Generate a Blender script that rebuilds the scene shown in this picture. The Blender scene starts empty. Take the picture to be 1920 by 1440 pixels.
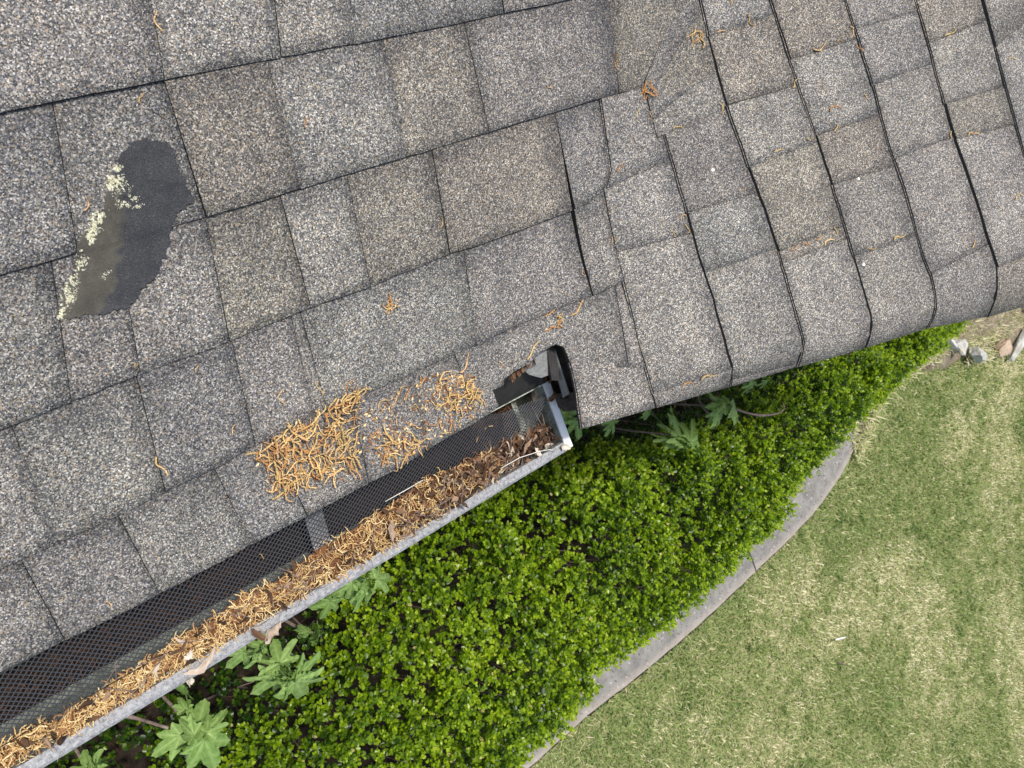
import bpy, math, random
import numpy as np
from mathutils import Matrix, Vector

random.seed(7); rng = np.random.default_rng(11)
scn = bpy.context.scene
COL = scn.collection

# ------------------------------------------------------------------ camera
cam_d = bpy.data.cameras.new('camera')
cam = bpy.data.objects.new('camera', cam_d); COL.objects.link(cam)
cam_d.sensor_width = 36.0; cam_d.lens = 1595.7/1920*36.0
cam_d.clip_start = 0.02; cam_d.clip_end = 400
cam_d.dof.use_dof = True; cam_d.dof.focus_distance = 1.35; cam_d.dof.aperture_fstop = 15.0
CR = ((0.74244851, 0.38464705, -0.54846773), (-0.35616025, 0.92007467, 0.16313331), (0.56738001, 0.07422432, 0.82010406))
cam.matrix_world = Matrix.Translation((-0.80836, 0.24262, 1.08666)) @ Matrix(CR).to_4x4()
scn.camera = cam

# ------------------------------------------------------------------ daylight
SUN_EL, SUN_AZ = math.radians(73), math.radians(118)      # azimuth measured from +X towards +Y
w = bpy.data.worlds.new('World'); scn.world = w; w.use_nodes = True
nt = w.node_tree; bg = nt.nodes['Background']
sky = nt.nodes.new('ShaderNodeTexSky'); sky.sky_type = 'NISHITA'; sky.sun_disc = False
sky.sun_elevation = SUN_EL; sky.sun_rotation = math.radians(90) - SUN_AZ
sky.air_density = 1.0; sky.dust_density = 3.0; sky.ozone_density = 1.0
nt.links.new(sky.outputs[0], bg.inputs[0]); bg.inputs[1].default_value = 0.115
sd = bpy.data.lights.new('sun', 'SUN'); sd.energy = 2.9; sd.angle = math.radians(5); sd.color = (1.0, 0.96, 0.9)
sun = bpy.data.objects.new('sun', sd); COL.objects.link(sun)
sdir = Vector((math.cos(SUN_EL)*math.cos(SUN_AZ), math.cos(SUN_EL)*math.sin(SUN_AZ), math.sin(SUN_EL)))
sun.rotation_euler = sdir.to_track_quat('Z', 'Y').to_euler()
scn.view_settings.view_transform = 'Standard'; scn.view_settings.look = 'None'
scn.view_settings.exposure = 0.68; scn.view_settings.gamma = 1.0; scn.view_settings.use_curve_mapping = False

# ------------------------------------------------------------------ helpers
def link(o, parent=None):
    COL.objects.link(o)
    if parent is not None: o.parent = parent
    return o
def tag(o, label=None, cat=None, group=None, kind=None):
    if label: o['label'] = label
    if cat: o['category'] = cat
    if group: o['group'] = group
    if kind: o['kind'] = kind
    return o
def empty(name, loc, label, cat, group=None):
    o = bpy.data.objects.new(name, None); o.empty_display_size = .05; o.location = loc
    link(o); tag(o, label, cat, group); bpy.context.view_layer.update(); return o
def mesh(name, V, F, mats, smooth=False, mi=None, attrs=None, uv=None):
    """F: (n,k) array of faces with the same vertex count, or a list of mixed faces"""
    me = bpy.data.meshes.new(name)
    V = np.asarray(V, dtype=np.float32)
    if isinstance(F, np.ndarray):
        n, k = F.shape
        me.vertices.add(len(V)); me.vertices.foreach_set('co', V.ravel())
        me.loops.add(n*k); me.loops.foreach_set('vertex_index', F.astype(np.int32).ravel())
        me.polygons.add(n); me.polygons.foreach_set('loop_start', np.arange(0, n*k, k, dtype=np.int32))
        me.update(calc_edges=True)
    else:
        me.from_pydata([tuple(map(float, v)) for v in V], [], F)
    for m in (mats if isinstance(mats, (list, tuple)) else [mats]): me.materials.append(m)
    if mi is not None: me.polygons.foreach_set('material_index', np.asarray(mi, dtype=np.int32))
    if smooth: me.polygons.foreach_set('use_smooth', np.ones(len(me.polygons), dtype=bool))
    for an, arr in (attrs or {}).items():
        a = me.attributes.new(an, 'FLOAT', 'POINT'); a.data.foreach_set('value', np.asarray(arr, dtype=np.float32))
    if uv is not None:
        ul = me.uv_layers.new(name='UVMap')
        li = np.empty(len(me.loops), dtype=np.int32); me.loops.foreach_get('vertex_index', li)
        ul.data.foreach_set('uv', np.asarray(uv, dtype=np.float32)[li].ravel())
    me.update(); return me
def obj(name, me, parent=None, world=True):
    o = bpy.data.objects.new(name, me); link(o, parent)
    if parent is not None and world:                        # geometry is given in world space
        o.matrix_parent_inverse = parent.matrix_world.inverted()
    return o
def join(parts):
    Vs, Fs, n = [], [], 0
    for V, F in parts:
        Vs.append(np.asarray(V, float)); Fs += [tuple(i+n for i in f) for f in F]; n += len(V)
    return np.concatenate(Vs), Fs
def box(x0, x1, y0, y1, z0, z1):
    V = [(x, y, z) for x in (x0, x1) for y in (y0, y1) for z in (z0, z1)]
    return V, [(0,1,3,2), (4,6,7,5), (0,4,5,1), (2,3,7,6), (0,2,6,4), (1,5,7,3)]
def hexa(P):
    """box from 8 points: bottom loop of 4, top loop of 4"""
    return P, [(3,2,1,0), (4,5,6,7), (0,1,5,4), (1,2,6,5), (2,3,7,6), (3,0,4,7)]
def slab(poly, thick):
    """closed plate from a 3D polygon, thickened downwards by a vector"""
    n = len(poly); P = [tuple(p) for p in poly] + [tuple(np.asarray(p)+thick) for p in poly]
    return P, [tuple(range(n)), tuple(range(2*n-1, n-1, -1))] + [(i, i+n, (i+1) % n+n, (i+1) % n) for i in range(n)]
def tube(path, rad, k=6, cap=True):
    path = np.asarray(path, float); n = len(path); rad = np.broadcast_to(rad, (n,))
    T = np.gradient(path, axis=0); T /= np.linalg.norm(T, axis=1)[:, None]+1e-12
    up = np.array([0, 0, 1.]) if abs(T[0][2]) < .9 else np.array([1., 0, 0])
    V = []
    for i in range(n):
        a = np.cross(up, T[i]); a /= np.linalg.norm(a)+1e-12; b = np.cross(T[i], a)
        for j in range(k):
            t = 2*math.pi*j/k; V.append(path[i]+rad[i]*(math.cos(t)*a+math.sin(t)*b))
    F = [(i*k+j, i*k+(j+1) % k, (i+1)*k+(j+1) % k, (i+1)*k+j) for i in range(n-1) for j in range(k)]
    if cap: F += [tuple(range(k-1, -1, -1)), tuple((n-1)*k+j for j in range(k))]
    return np.array(V), F
def inpoly(x, y, P):
    P = np.asarray(P); c = np.zeros(np.shape(x), bool); j = len(P)-1
    for i in range(len(P)):
        (xi, yi), (xj, yj) = P[i], P[j]
        c ^= ((yi > y) != (yj > y)) & (x < (xj-xi)*(y-yi)/(yj-yi+1e-12)+xi); j = i
    return c
_G = rng.random((64, 64))
def vnoise(x, y, s=1.0, seed=0):
    """smooth value noise in plan, 0..1"""
    x = np.asarray(x)*s+seed*17.3; y = np.asarray(y)*s+seed*7.7
    xi = np.floor(x).astype(int); yi = np.floor(y).astype(int); fx = x-xi; fy = y-yi
    fx = fx*fx*(3-2*fx); fy = fy*fy*(3-2*fy)
    g = lambda a, b: _G[a % 64, b % 64]
    return (g(xi, yi)*(1-fx)+g(xi+1, yi)*fx)*(1-fy)+(g(xi, yi+1)*(1-fx)+g(xi+1, yi+1)*fx)*fy

# ------------------------------------------------------------------ materials
class N:
    def __init__(self, name):
        self.m = bpy.data.materials.new(name); self.m.use_nodes = True
        self.t = self.m.node_tree; self.b = self.t.nodes['Principled BSDF']; self.L = self.t.links
        self.b.inputs['Roughness'].default_value = .8
        self.b.inputs['Specular IOR Level'].default_value = .3
    def n(self, t, **kw):
        q = self.t.nodes.new('ShaderNode'+t)
        for k, v in kw.items(): setattr(q, k, v)
        return q
    def pos(self): return self.n('NewGeometry').outputs['Position']
    def noise(self, vec, scale, detail=3, rough=.6):
        q = self.n('TexNoise'); q.inputs['Scale'].default_value = scale; q.inputs['Detail'].default_value = detail
        q.inputs['Roughness'].default_value = rough
        if vec is not None: self.L.new(vec, q.inputs['Vector'])
        return q.outputs['Fac']
    def vor(self, vec, scale, out='Color'):
        q = self.n('TexVoronoi'); q.inputs['Scale'].default_value = scale
        self.L.new(vec, q.inputs['Vector']); return q.outputs[out]
    def ramp(self, fac, stops, interp='LINEAR'):
        q = self.n('ValToRGB'); q.color_ramp.interpolation = interp
        e = q.color_ramp.elements
        while len(e) < len(stops): e.new(.5)
        for i, (p, c) in enumerate(stops): e[i].position = p; e[i].color = (*c, 1) if len(c) == 3 else c
        self.L.new(fac, q.inputs[0]); return q.outputs['Color']
    def mix(self, fac, a, b, mode='MIX'):
        q = self.n('Mix', data_type='RGBA', blend_type=mode)
        for s, i in ((fac, 0), (a, 6), (b, 7)):
            if isinstance(s, (int, float)): q.inputs[i].default_value = s
            elif isinstance(s, tuple): q.inputs[i].default_value = (*s, 1)
            else: self.L.new(s, q.inputs[i])
        return q.outputs[2]
    def math(self, op, a, b=None, c=None):
        q = self.n('Math', operation=op)
        for i, s in enumerate((a, b, c)):
            if s is None: continue
            if isinstance(s, (int, float)): q.inputs[i].default_value = s
            else: self.L.new(s, q.inputs[i])
        return q.outputs[0]
    def attr(self, name): return self.n('Attribute', attribute_name=name).outputs['Fac']
    def bump(self, h, strength=.4, dist=.002):
        q = self.n('Bump'); q.inputs['Strength'].default_value = strength; q.inputs['Distance'].default_value = dist
        self.L.new(h, q.inputs['Height']); self.L.new(q.outputs[0], self.b.inputs['Normal'])
    def col(self, c):
        if isinstance(c, tuple): self.b.inputs['Base Color'].default_value = (*c, 1)
        else: self.L.new(c, self.b.inputs['Base Color'])
        return self
    def rough(self, r): self.b.inputs['Roughness'].default_value = r; return self

def m_shingle():
    q = N('asphalt_granules'); P = q.pos()
    sep = lambda c, i: (lambda s: (q.L.new(c, s.inputs[0]), s.outputs[i])[1])(q.n('SeparateColor'))
    v1 = q.vor(P, 700); v2 = q.vor(P, 1350)
    g = [(0, (.010,.0105,.012)), (.20, (.024,.0245,.027)), (.38, (.062,.060,.057)), (.54, (.118,.112,.102)),
         (.68, (.185,.175,.157)), (.80, (.27,.252,.222)), (.9, (.40,.378,.340)), (1, (.60,.575,.525))]
    c1 = q.ramp(sep(v1, 0), g); c2 = q.ramp(sep(v2, 1), g)
    c = q.mix(.28, c1, c2)
    # a few blue slate and tan grains
    c = q.mix(q.math('GREATER_THAN', sep(v1, 2), .94), c, (.27,.21,.14))
    c = q.mix(q.math('MULTIPLY', q.math('LESS_THAN', sep(v1, 2), .12), .7), c, (.075,.085,.11))
    # per shingle blend colour, mottled granule loss, printed darker band along the head of the exposure
    oi = q.n('ObjectInfo'); c = q.mix(1.0, c, oi.outputs['Color'], 'MULTIPLY')
    mo = q.ramp(q.noise(P, 16, 4), [(.3, (.80,.80,.81)), (.7, (1.16,1.15,1.13))]); c = q.mix(1.0, c, mo, 'MULTIPLY')
    st = q.n('Mapping'); st.inputs['Scale'].default_value = (3.2, .8, 1.0); q.L.new(P, st.inputs[0])
    c = q.mix(1.0, c, q.ramp(q.noise(st.outputs[0], 4.5, 5, .65), [(.34, (.86,.86,.87)), (.5, (1.0,1.0,1.0)), (.68, (1.13,1.12,1.10))]), 'MULTIPLY')
    sc = q.math('MULTIPLY', q.math('GREATER_THAN', q.noise(P, 34, 6, .75), .665), .55); c = q.mix(sc, c, (.045,.045,.048))
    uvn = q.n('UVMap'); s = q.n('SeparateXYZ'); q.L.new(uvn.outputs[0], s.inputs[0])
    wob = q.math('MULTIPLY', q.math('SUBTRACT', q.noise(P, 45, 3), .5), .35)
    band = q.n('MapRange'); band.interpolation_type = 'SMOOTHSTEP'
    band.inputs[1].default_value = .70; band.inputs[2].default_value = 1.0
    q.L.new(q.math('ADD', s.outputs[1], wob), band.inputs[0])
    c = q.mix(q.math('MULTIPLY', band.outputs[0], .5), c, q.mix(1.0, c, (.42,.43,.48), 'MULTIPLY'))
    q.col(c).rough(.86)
    q.bump(q.vor(P, 800, 'Distance'), .6, .0012)
    return q.m
M = {}
M['shingle'] = m_shingle()
q = N('asphalt_edge'); q.col(q.ramp(q.noise(q.pos(), 300), [(.3, (.008,.008,.009)), (.7, (.03,.03,.032))])).rough(.9); M['edge'] = q.m
q = N('roof_felt'); q.col((.02,.02,.022)).rough(.9); M['felt'] = q.m
def m_tar():
    q = N('roof_cement'); P = q.pos()
    f = q.noise(P, 900, 2); c = q.ramp(f, [(.3, (.014,.0145,.016)), (.60, (.042,.043,.046)), (.78, (.12,.12,.122))])
    b = q.ramp(q.noise(P, 1100, 3), [(.3, (.03,.028,.022)), (.7, (.095,.088,.07))])
    c = q.mix(q.attr('wear'), c, b)
    c = q.mix(1.0, c, q.ramp(q.noise(P, 28, 5, .7), [(.3, (.72,.72,.74)), (.7, (1.3,1.3,1.28))]), 'MULTIPLY')
    q.col(c).rough(.82); q.bump(q.mix(.5, f, q.noise(P, 160, 4)), .8, .0016); return q.m
M['tar'] = m_tar()
q = N('lichen'); q.col(q.ramp(q.attr('tone'), [(0, (.42,.41,.28)), (.5, (.66,.64,.46)), (1, (.80,.79,.66))])).rough(.95); M['lichen'] = q.m
def metal(name, lo, hi, sc, rough=.55, metallic=0.0):
    q = N(name); P = q.pos(); f = q.mix(.5, q.noise(P, sc, 5), q.noise(P, sc*7, 2))
    q.col(q.ramp(f, [(.36, lo), (.64, hi)])).rough(rough); q.b.inputs['Metallic'].default_value = metallic
    q.bump(f, .15, .001); return q.m
M['rim'] = metal('weathered_rim', (.085,.088,.092), (.40,.405,.41), 170, .65)
M['trough'] = metal('dirty_gutter_paint', (.13,.15,.12), (.46,.50,.43), 40, .6)
M['white'] = metal('white_gutter_paint', (.76,.79,.77), (.88,.91,.89), 90, .45)
M['strap'] = metal('hanger_metal', (.45,.46,.47), (.72,.73,.74), 60, .35, .5)
M['dark_metal'] = metal('dark_flashing', (.018,.017,.016), (.045,.042,.040), 70, .5)
M['grey_metal'] = metal('grey_flashing', (.14,.145,.14), (.30,.30,.29), 50, .5)
M['wood'] = metal('old_fascia', (.035,.028,.022), (.12,.095,.075), 60, .85)
q = N('guard_mesh'); q.col((.055,.057,.064)).rough(.36); q.b.inputs['Specular IOR Level'].default_value = .6; M['mesh'] = q.m
def m_catkin():
    q = N('catkin'); c = q.ramp(q.attr('tone'), [(0, (.11,.05,.022)), (.25, (.31,.15,.065)), (.5, (.54,.35,.155)), (.8, (.70,.52,.25)), (1, (.80,.66,.38))])
    oi = q.n('ObjectInfo'); c = q.mix(1.0, c, oi.outputs['Color'], 'MULTIPLY')
    f = q.noise(q.pos(), 900, 2); c = q.mix(1.0, c, q.ramp(f, [(.3, (.7,.62,.5)), (.65, (1.1,1.1,1.1))]), 'MULTIPLY')
    q.col(c).rough(.9); q.bump(f, .6, .001); return q.m
M['catkin'] = m_catkin()
def m_leaf(name, stops, rough, trans, attr='tone', spec=.4):
    q = N(name); P = q.pos(); c = q.ramp(q.attr(attr), stops)
    c = q.mix(1.0, c, q.ramp(q.noise(P, 60, 2), [(.3, (.82,.84,.8)), (.7, (1.12,1.1,1.1))]), 'MULTIPLY')
    q.col(c).rough(rough); q.b.inputs['Specular IOR Level'].default_value = spec
    tr = q.n('BsdfTranslucent'); q.L.new(q.mix(1.0, c, (1.5,1.5,.7), 'MULTIPLY'), tr.inputs[0])
    mx = q.n('MixShader'); mx.inputs[0].default_value = trans
    out = q.t.nodes['Material Output']; q.L.new(q.b.outputs[0], mx.inputs[1]); q.L.new(tr.outputs[0], mx.inputs[2]); q.L.new(mx.outputs[0], out.inputs[0])
    return q.m
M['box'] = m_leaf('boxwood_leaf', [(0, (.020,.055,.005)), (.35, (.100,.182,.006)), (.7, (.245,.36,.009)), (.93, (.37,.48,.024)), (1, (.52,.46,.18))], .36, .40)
M['oak'] = m_leaf('hydrangea_leaf', [(0, (.08,.15,.03)), (.3, (.13,.24,.05)), (.6, (.20,.325,.085)), (.9, (.29,.42,.14)), (1, (.38,.50,.21))], .55, .25)
M['grass'] = m_leaf('grass_blade', [(0, (.065,.125,.024)), (.35, (.185,.250,.072)), (.6, (.33,.36,.15)), (.8, (.53,.49,.30)), (1, (.74,.68,.50))], .6, .2, spec=.25)
def m_lawn():
    q = N('lawn_ground'); P = q.pos()
    f = q.mix(.5, q.noise(P, 2.2, 5), q.noise(P, 40, 4))
    q.col(q.ramp(f, [(.3, (.08,.11,.035)), (.5, (.18,.19,.08)), (.7, (.34,.30,.17))])).rough(.95)
    q.bump(q.noise(P, 120, 3), .8, .01); return q.m
M['lawn'] = m_lawn()
q = N('bed_soil'); q.col(q.ramp(q.noise(q.pos(), 35, 5), [(.3, (.007,.005,.0035)), (.7, (.040,.026,.017))])).rough(.95); q.bump(q.noise(q.pos(), 50, 4), .9, .02); M['soil'] = q.m
q = N('dry_soil'); q.col(q.ramp(q.mix(.5, q.noise(q.pos(), 9, 5), q.noise(q.pos(), 60, 4)), [(.34, (.07,.052,.036)), (.66, (.30,.25,.175))])).rough(.95); q.bump(q.noise(q.pos(), 60, 4), .8, .015); M['dry_soil'] = q.m
def m_conc():
    q = N('concrete'); P = q.pos()
    f = q.noise(P, 12, 6, .7); c = q.ramp(f, [(.3, (.13,.126,.115)), (.7, (.255,.247,.228))])
    v = q.n('SeparateColor'); q.L.new(q.vor(P, 130), v.inputs[0])
    c = q.mix(q.math('GREATER_THAN', v.outputs[0], .99), c, (.42,.40,.37))
    c = q.mix(q.math('LESS_THAN', v.outputs[1], .05), c, (.09,.08,.08))
    c = q.mix(q.attr('edge'), c, q.mix(.55, c, (.40,.34,.28)))
    q.col(c).rough(.9); q.bump(q.noise(P, 180, 4), .4, .004); return q.m
M['conc'] = m_conc()
def m_rock(name, lo, hi, acc):
    q = N(name); P = q.pos(); c = q.ramp(q.noise(P, 14, 6, .7), [(.3, lo), (.68, hi)])
    c = q.mix(q.math('MULTIPLY', q.math('GREATER_THAN', q.noise(P, 30, 3), .6), .7), c, acc)
    q.col(c).rough(.9); q.bump(q.noise(P, 30, 5), .7, .02); return q.m
M['rock_white'] = m_rock('pale_stone', (.25,.25,.23), (.56,.56,.52), (.42,.36,.24))
M['rock_tan'] = m_rock('tan_stone', (.28,.20,.13), (.52,.40,.29), (.30,.27,.22))
M['dead'] = m_leaf('dead_leaf', [(0, (.040,.024,.015)), (.4, (.14,.075,.042)), (.7, (.31,.215,.15)), (1, (.62,.56,.48))], .8, .1, spec=.2)
q = N('bark'); q.col(q.ramp(q.noise(q.pos(), 60, 4), [(.3, (.10,.07,.055)), (.7, (.26,.20,.17))])).rough(.9); M['bark'] = q.m
q = N('siding'); q.col((.42,.40,.36)).rough(.7); M['siding'] = q.m
q = N('white_bract'); q.col((.72,.70,.62)).rough(.8); M['bract'] = q.m
# ------------------------------------------------------------------ measured plan positions (metres)
SINGLES=[(-0.4596, 0.5691, -1.62, 0.023, 0, 'slim tan catkin lying alone on the blurred upper left shingles'),
(-0.4982, 0.5074, 1.04, 0.0154, 0, 'short pale catkin just above the black tar patch'),
(-0.3238, 0.4483, 0.87, 0.0157, 1, 'lone brown seed scale on the shingle below the top course'),
(-0.5854, 0.4232, 1.12, 0.0163, 0, 'yellowish catkin beside the left edge of the lichen'),
(-0.5346, 0.2291, 0.69, 0.0098, 0, 'tiny pale catkin bit under a course edge below the tar patch'),
(-0.5963, 0.2564, 0.7, 0.0082, 0, 'tiny catkin bit at a shingle joint below the tar patch'),
(-0.61, 0.141, -1.43, 0.0294, 0, 'long tan catkin alone on the shingles left of the big heap'),
(-0.5187, 0.1459, 0.97, 0.0129, 0, 'small curled catkin just up and left of the big heap'),
(-0.7136, 0.0187, -1.14, 0.011, 0, 'little yellow catkin on the lowest shingles near the mesh'),
(-0.4506, 0.1585, -1.7, 0.0199, 0, 'curved catkin on the shingle above the big heap'),
(-0.3979, 0.1487, -1.5, 0.0232, 0, 'catkin caught in the long shingle joint above the big heap'),
(-0.3573, 0.1365, 0.77, 0.021, 1, 'stubby rust brown catkin between two shingle joints above the heap'),
(-0.164, 0.2897, 1.09, 0.016, 0, 'small yellow catkin in the joint of a warm brown shingle'),
(0.0635, 0.4161, -0.86, 0.0138, 0, 'small pink tan catkin bit on the shingle near the valley top'),
(0.2071, 0.4263, -1.46, 0.0245, 1, 'reddish catkin bits lodged in the joint left of the valley'),
(0.24, 0.3468, 1.07, 0.0169, 0, 'short pale catkin under the rusty clump in the valley'),
(0.2629, 0.3339, -1.56, 0.0188, 0, 'short catkin in the valley joint right of the rusty clump'),
(0.3001, 0.3047, -0.09, 0.019, 0, 'pale bent catkin on a joint just right of the valley'),
(0.1803, 0.277, 0.65, 0.0185, 1, 'brown husk at the valley crease'),
(0.0711, 0.1472, -1.49, 0.0151, 0, 'thin catkin bit in a joint above the torn roof corner'),
(0.1353, 0.1763, 1.04, 0.0136, 0, 'tiny catkin bit by the course edge right of the crease'),
(0.2633, 0.1679, -0.03, 0.0157, 0, 'pale catkin on the second side course edge'),
(0.2635, 0.1467, -1.64, 0.0192, 0, 'catkin pressed against the second side course edge'),
(0.2367, 0.1495, -1.02, 0.0139, 0, 'yellow catkin bit left of the second side course edge'),
(0.3878, 0.3069, -1.53, 0.0228, 0, 'tan catkin tuft against the third side course edge'),
(0.3763, 0.1743, 0.65, 0.0125, 1, 'tiny rust bit above the white leaf flake'),
(0.4234, 0.4235, -0.06, 0.0157, 0, 'small tan catkin right of the branching catkin clump'),
(0.481, 0.425, -1.32, 0.0229, 0, 'yellowish straight catkin near the top between side courses'),
(0.4582, 0.4662, -1.52, 0.021, 0, 'catkin at the very top edge of the side roof'),
(0.5901, 0.3449, 0.15, 0.0309, 0, 'yellow catkin in the joint of a pale side shingle'),
(0.5279, 0.3043, 0.65, 0.0181, 0, 'catkin standing by the fourth side course edge'),
(0.6638, 0.3532, -1.7, 0.024, 0, 'catkin in the top joint of the fifth side course'),
(0.668, 0.3238, -1.2, 0.0222, 1, 'orange catkin caught on the fifth side course edge'),
(0.6322, 0.346, 0.0, 0.011, 0, 'speck of catkin left of the fifth side course edge'),
(0.6535, 0.2412, -1.12, 0.0149, 0, 'pale catkin bit on a dark blue shingle spot'),
(0.5858, 0.2434, -0.09, 0.0331, 1, 'reddish tan catkin pair above a side shingle joint'),
(0.5773, 0.2103, 0.13, 0.0221, 0, 'tan catkin lying in a side shingle joint'),
(0.46, 0.2108, -0.1, 0.0216, 0, 'yellow catkin on the joint under the scratched pale shingle'),
(0.5231, 0.2097, -0.25, 0.0164, 0, 'small pink catkin at the fourth course below the scratched shingle'),
(0.5201, 0.0466, -1.33, 0.0167, 0, 'pale catkin beside the open red littered gap'),
(0.4992, 0.035, 0.1, 0.0259, 0, 'yellow catkin tuft just under the open gap'),
(0.5737, -0.0075, -0.22, 0.0207, 0, 'orange catkin left of the white fleck'),
(0.6351, -0.0091, 0.01, 0.0305, 0, 'long thin orange catkin right of the white fleck'),
(0.781, -0.0804, 0.61, 0.0177, 0, 'catkin in the joint near the right roof edge'),
(0.801, 0.1257, 0.92, 0.0194, 0, 'catkin against the sixth side course edge'),
(0.839, 0.1108, -0.19, 0.0293, 0, 'forked yellow catkin right of the sixth side course edge'),
(0.8525, 0.2928, 0.22, 0.0326, 0, 'tan catkin high between the sixth and seventh side courses'),
(0.9679, 0.211, -0.3, 0.0217, 0, 'faint pink catkin near the right frame edge'),
(0.9028, -0.031, 0.25, 0.0261, 0, 'yellowish catkin low near the right frame edge'),
(0.2166, -0.0921, 0.01, 0.0339, 0, 'long tan catkin wedged in the crease above the drooping rake edge'),
(0.1785, -0.0896, -0.09, 0.0301, 1, 'short orange catkin wedged left in the rake crease'),
(0.4312, 0.0476, 0.02, 0.0183, 1, 'reddish litter bit at the lower left end of the open shingle gap'),
(0.4559, 0.0468, -0.06, 0.0202, 1, 'reddish litter bit in the middle of the open shingle gap'),
(0.4822, 0.0464, 0.07, 0.0166, 1, 'reddish litter bit at the upper end of the open shingle gap'),
(-0.0475, 0.0663, 0.55, 0.0362, 0, 'knobbly tan catkin above the torn shingle corner'),
(0.0463, 0.0967, 0.47, 0.037, 0, 'straight tan catkin right of the ring shaped clump'),
(-0.1697, 0.0929, 0.87, 0.0358, 0, 'forked catkin with two arms above the small clump'),
(-0.1848, 0.0727, 0.64, 0.0233, 0, 'curled pale catkin just above the small clump'),
(-0.2857, 0.0972, 0.55, 0.0295, 0, 'straight catkin right of the big heap top'),
(-0.3151, 0.0939, -0.01, 0.0247, 0, 'bent catkin between the big heap and the small clump'),
(-0.1066, 0.0675, -0.92, 0.0161, 0, 'pale bent bract at the torn shingle edge'),
(-0.1558, 0.0289, -1.01, 0.0272, 0, 'white split catkin near the torn shingle corner'),
(-0.1264, -0.0261, -0.02, 0.0213, 0, 'pale branching catkin lying on the mesh near its torn end'),
(-0.1557, -0.0323, 1.07, 0.0098, 0, 'tiny white bract lying on the mesh'),
(-0.5272, -0.0295, -1.26, 0.011, 0, 'lone catkin resting on the mesh left of the hanger strap')]
HEAP=[(-0.499, 0.108), (-0.465, 0.117), (-0.434, 0.117), (-0.402, 0.121), (-0.369, 0.122), (-0.341, 0.125), (-0.353, 0.098), (-0.37, 0.075), (-0.371, 0.048), (-0.385, 0.027), (-0.403, 0.022), (-0.427, 0.038), (-0.46, 0.037), (-0.489, 0.042), (-0.494, 0.054), (-0.494, 0.073), (-0.502, 0.09)]
SCAT=[(-0.337, 0.088), (-0.292, 0.092), (-0.234, 0.1), (-0.165, 0.064), (-0.166, 0.018), (-0.213, -0.008), (-0.271, -0.003), (-0.327, -0.001), (-0.356, 0.037)]
KNOT=[(-0.346, 0.056), (-0.324, 0.055), (-0.285, 0.033), (-0.269, 0.005), (-0.299, 0.0), (-0.323, -0.003), (-0.341, 0.014)]
TUFT=[(-0.238, 0.093), (-0.198, 0.09), (-0.16, 0.062), (-0.162, 0.033), (-0.195, 0.022), (-0.232, 0.054)]
TUFTS=[((-0.264, 0.212), 0.0133, 'a'), ((-0.003, 0.096), 0.0167, 'b'), ((0.264, 0.37), 0.0117, 'c'), ((0.382, 0.428), 0.0167, 'd')]
PATCH=[(-0.505, 0.469), (-0.489, 0.464), (-0.483, 0.458), (-0.481, 0.446), (-0.482, 0.434), (-0.482, 0.417), (-0.476, 0.405), (-0.481, 0.398), (-0.491, 0.397), (-0.501, 0.388), (-0.514, 0.374), (-0.526, 0.355), (-0.542, 0.339), (-0.559, 0.327), (-0.581, 0.316), (-0.604, 0.316), (-0.63, 0.321), (-0.65, 0.326), (-0.644, 0.337), (-0.631, 0.354), (-0.616, 0.371), (-0.605, 0.387), (-0.59, 0.404), (-0.572, 0.415), (-0.566, 0.427), (-0.556, 0.437), (-0.545, 0.453), (-0.538, 0.457), (-0.531, 0.463), (-0.525, 0.469)]
LICHEN=[[(-0.545, 0.453), (-0.538, 0.45), (-0.542, 0.434), (-0.536, 0.423), (-0.529, 0.414), (-0.533, 0.405), (-0.541, 0.408), (-0.55, 0.413), (-0.556, 0.411), (-0.56, 0.425), (-0.559, 0.436)], [(-0.591, 0.401), (-0.58, 0.413), (-0.569, 0.414), (-0.577, 0.403), (-0.586, 0.395), (-0.593, 0.386), (-0.601, 0.388)], [(-0.65, 0.326), (-0.638, 0.345), (-0.626, 0.361), (-0.616, 0.36), (-0.627, 0.341), (-0.641, 0.326)], [(-0.599, 0.355), (-0.588, 0.358), (-0.585, 0.356), (-0.594, 0.35)], [(-0.606, 0.384), (-0.6, 0.377), (-0.607, 0.366), (-0.618, 0.365)]]
PILE_IN=[(-0.87, -0.089), (-0.823, -0.083), (-0.815, -0.098), (-0.771, -0.09), (-0.694, -0.085), (-0.656, -0.078), (-0.607, -0.081), (-0.572, -0.07), (-0.512, -0.077), (-0.439, -0.064), (-0.404, -0.066), (-0.347, -0.061), (-0.264, -0.05), (-0.195, -0.057), (-0.141, -0.059), (-0.087, -0.065), (-0.032, -0.074)]
PILE_OUT=[(-0.869, -0.115), (-0.828, -0.116), (-0.793, -0.119), (-0.752, -0.118), (-0.694, -0.117), (-0.646, -0.12), (-0.602, -0.12), (-0.563, -0.12), (-0.497, -0.118), (-0.431, -0.124), (-0.376, -0.124), (-0.317, -0.121), (-0.245, -0.119), (-0.17, -0.12), (-0.1, -0.117), (-0.04, -0.117), (-0.016, -0.118)]
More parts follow.
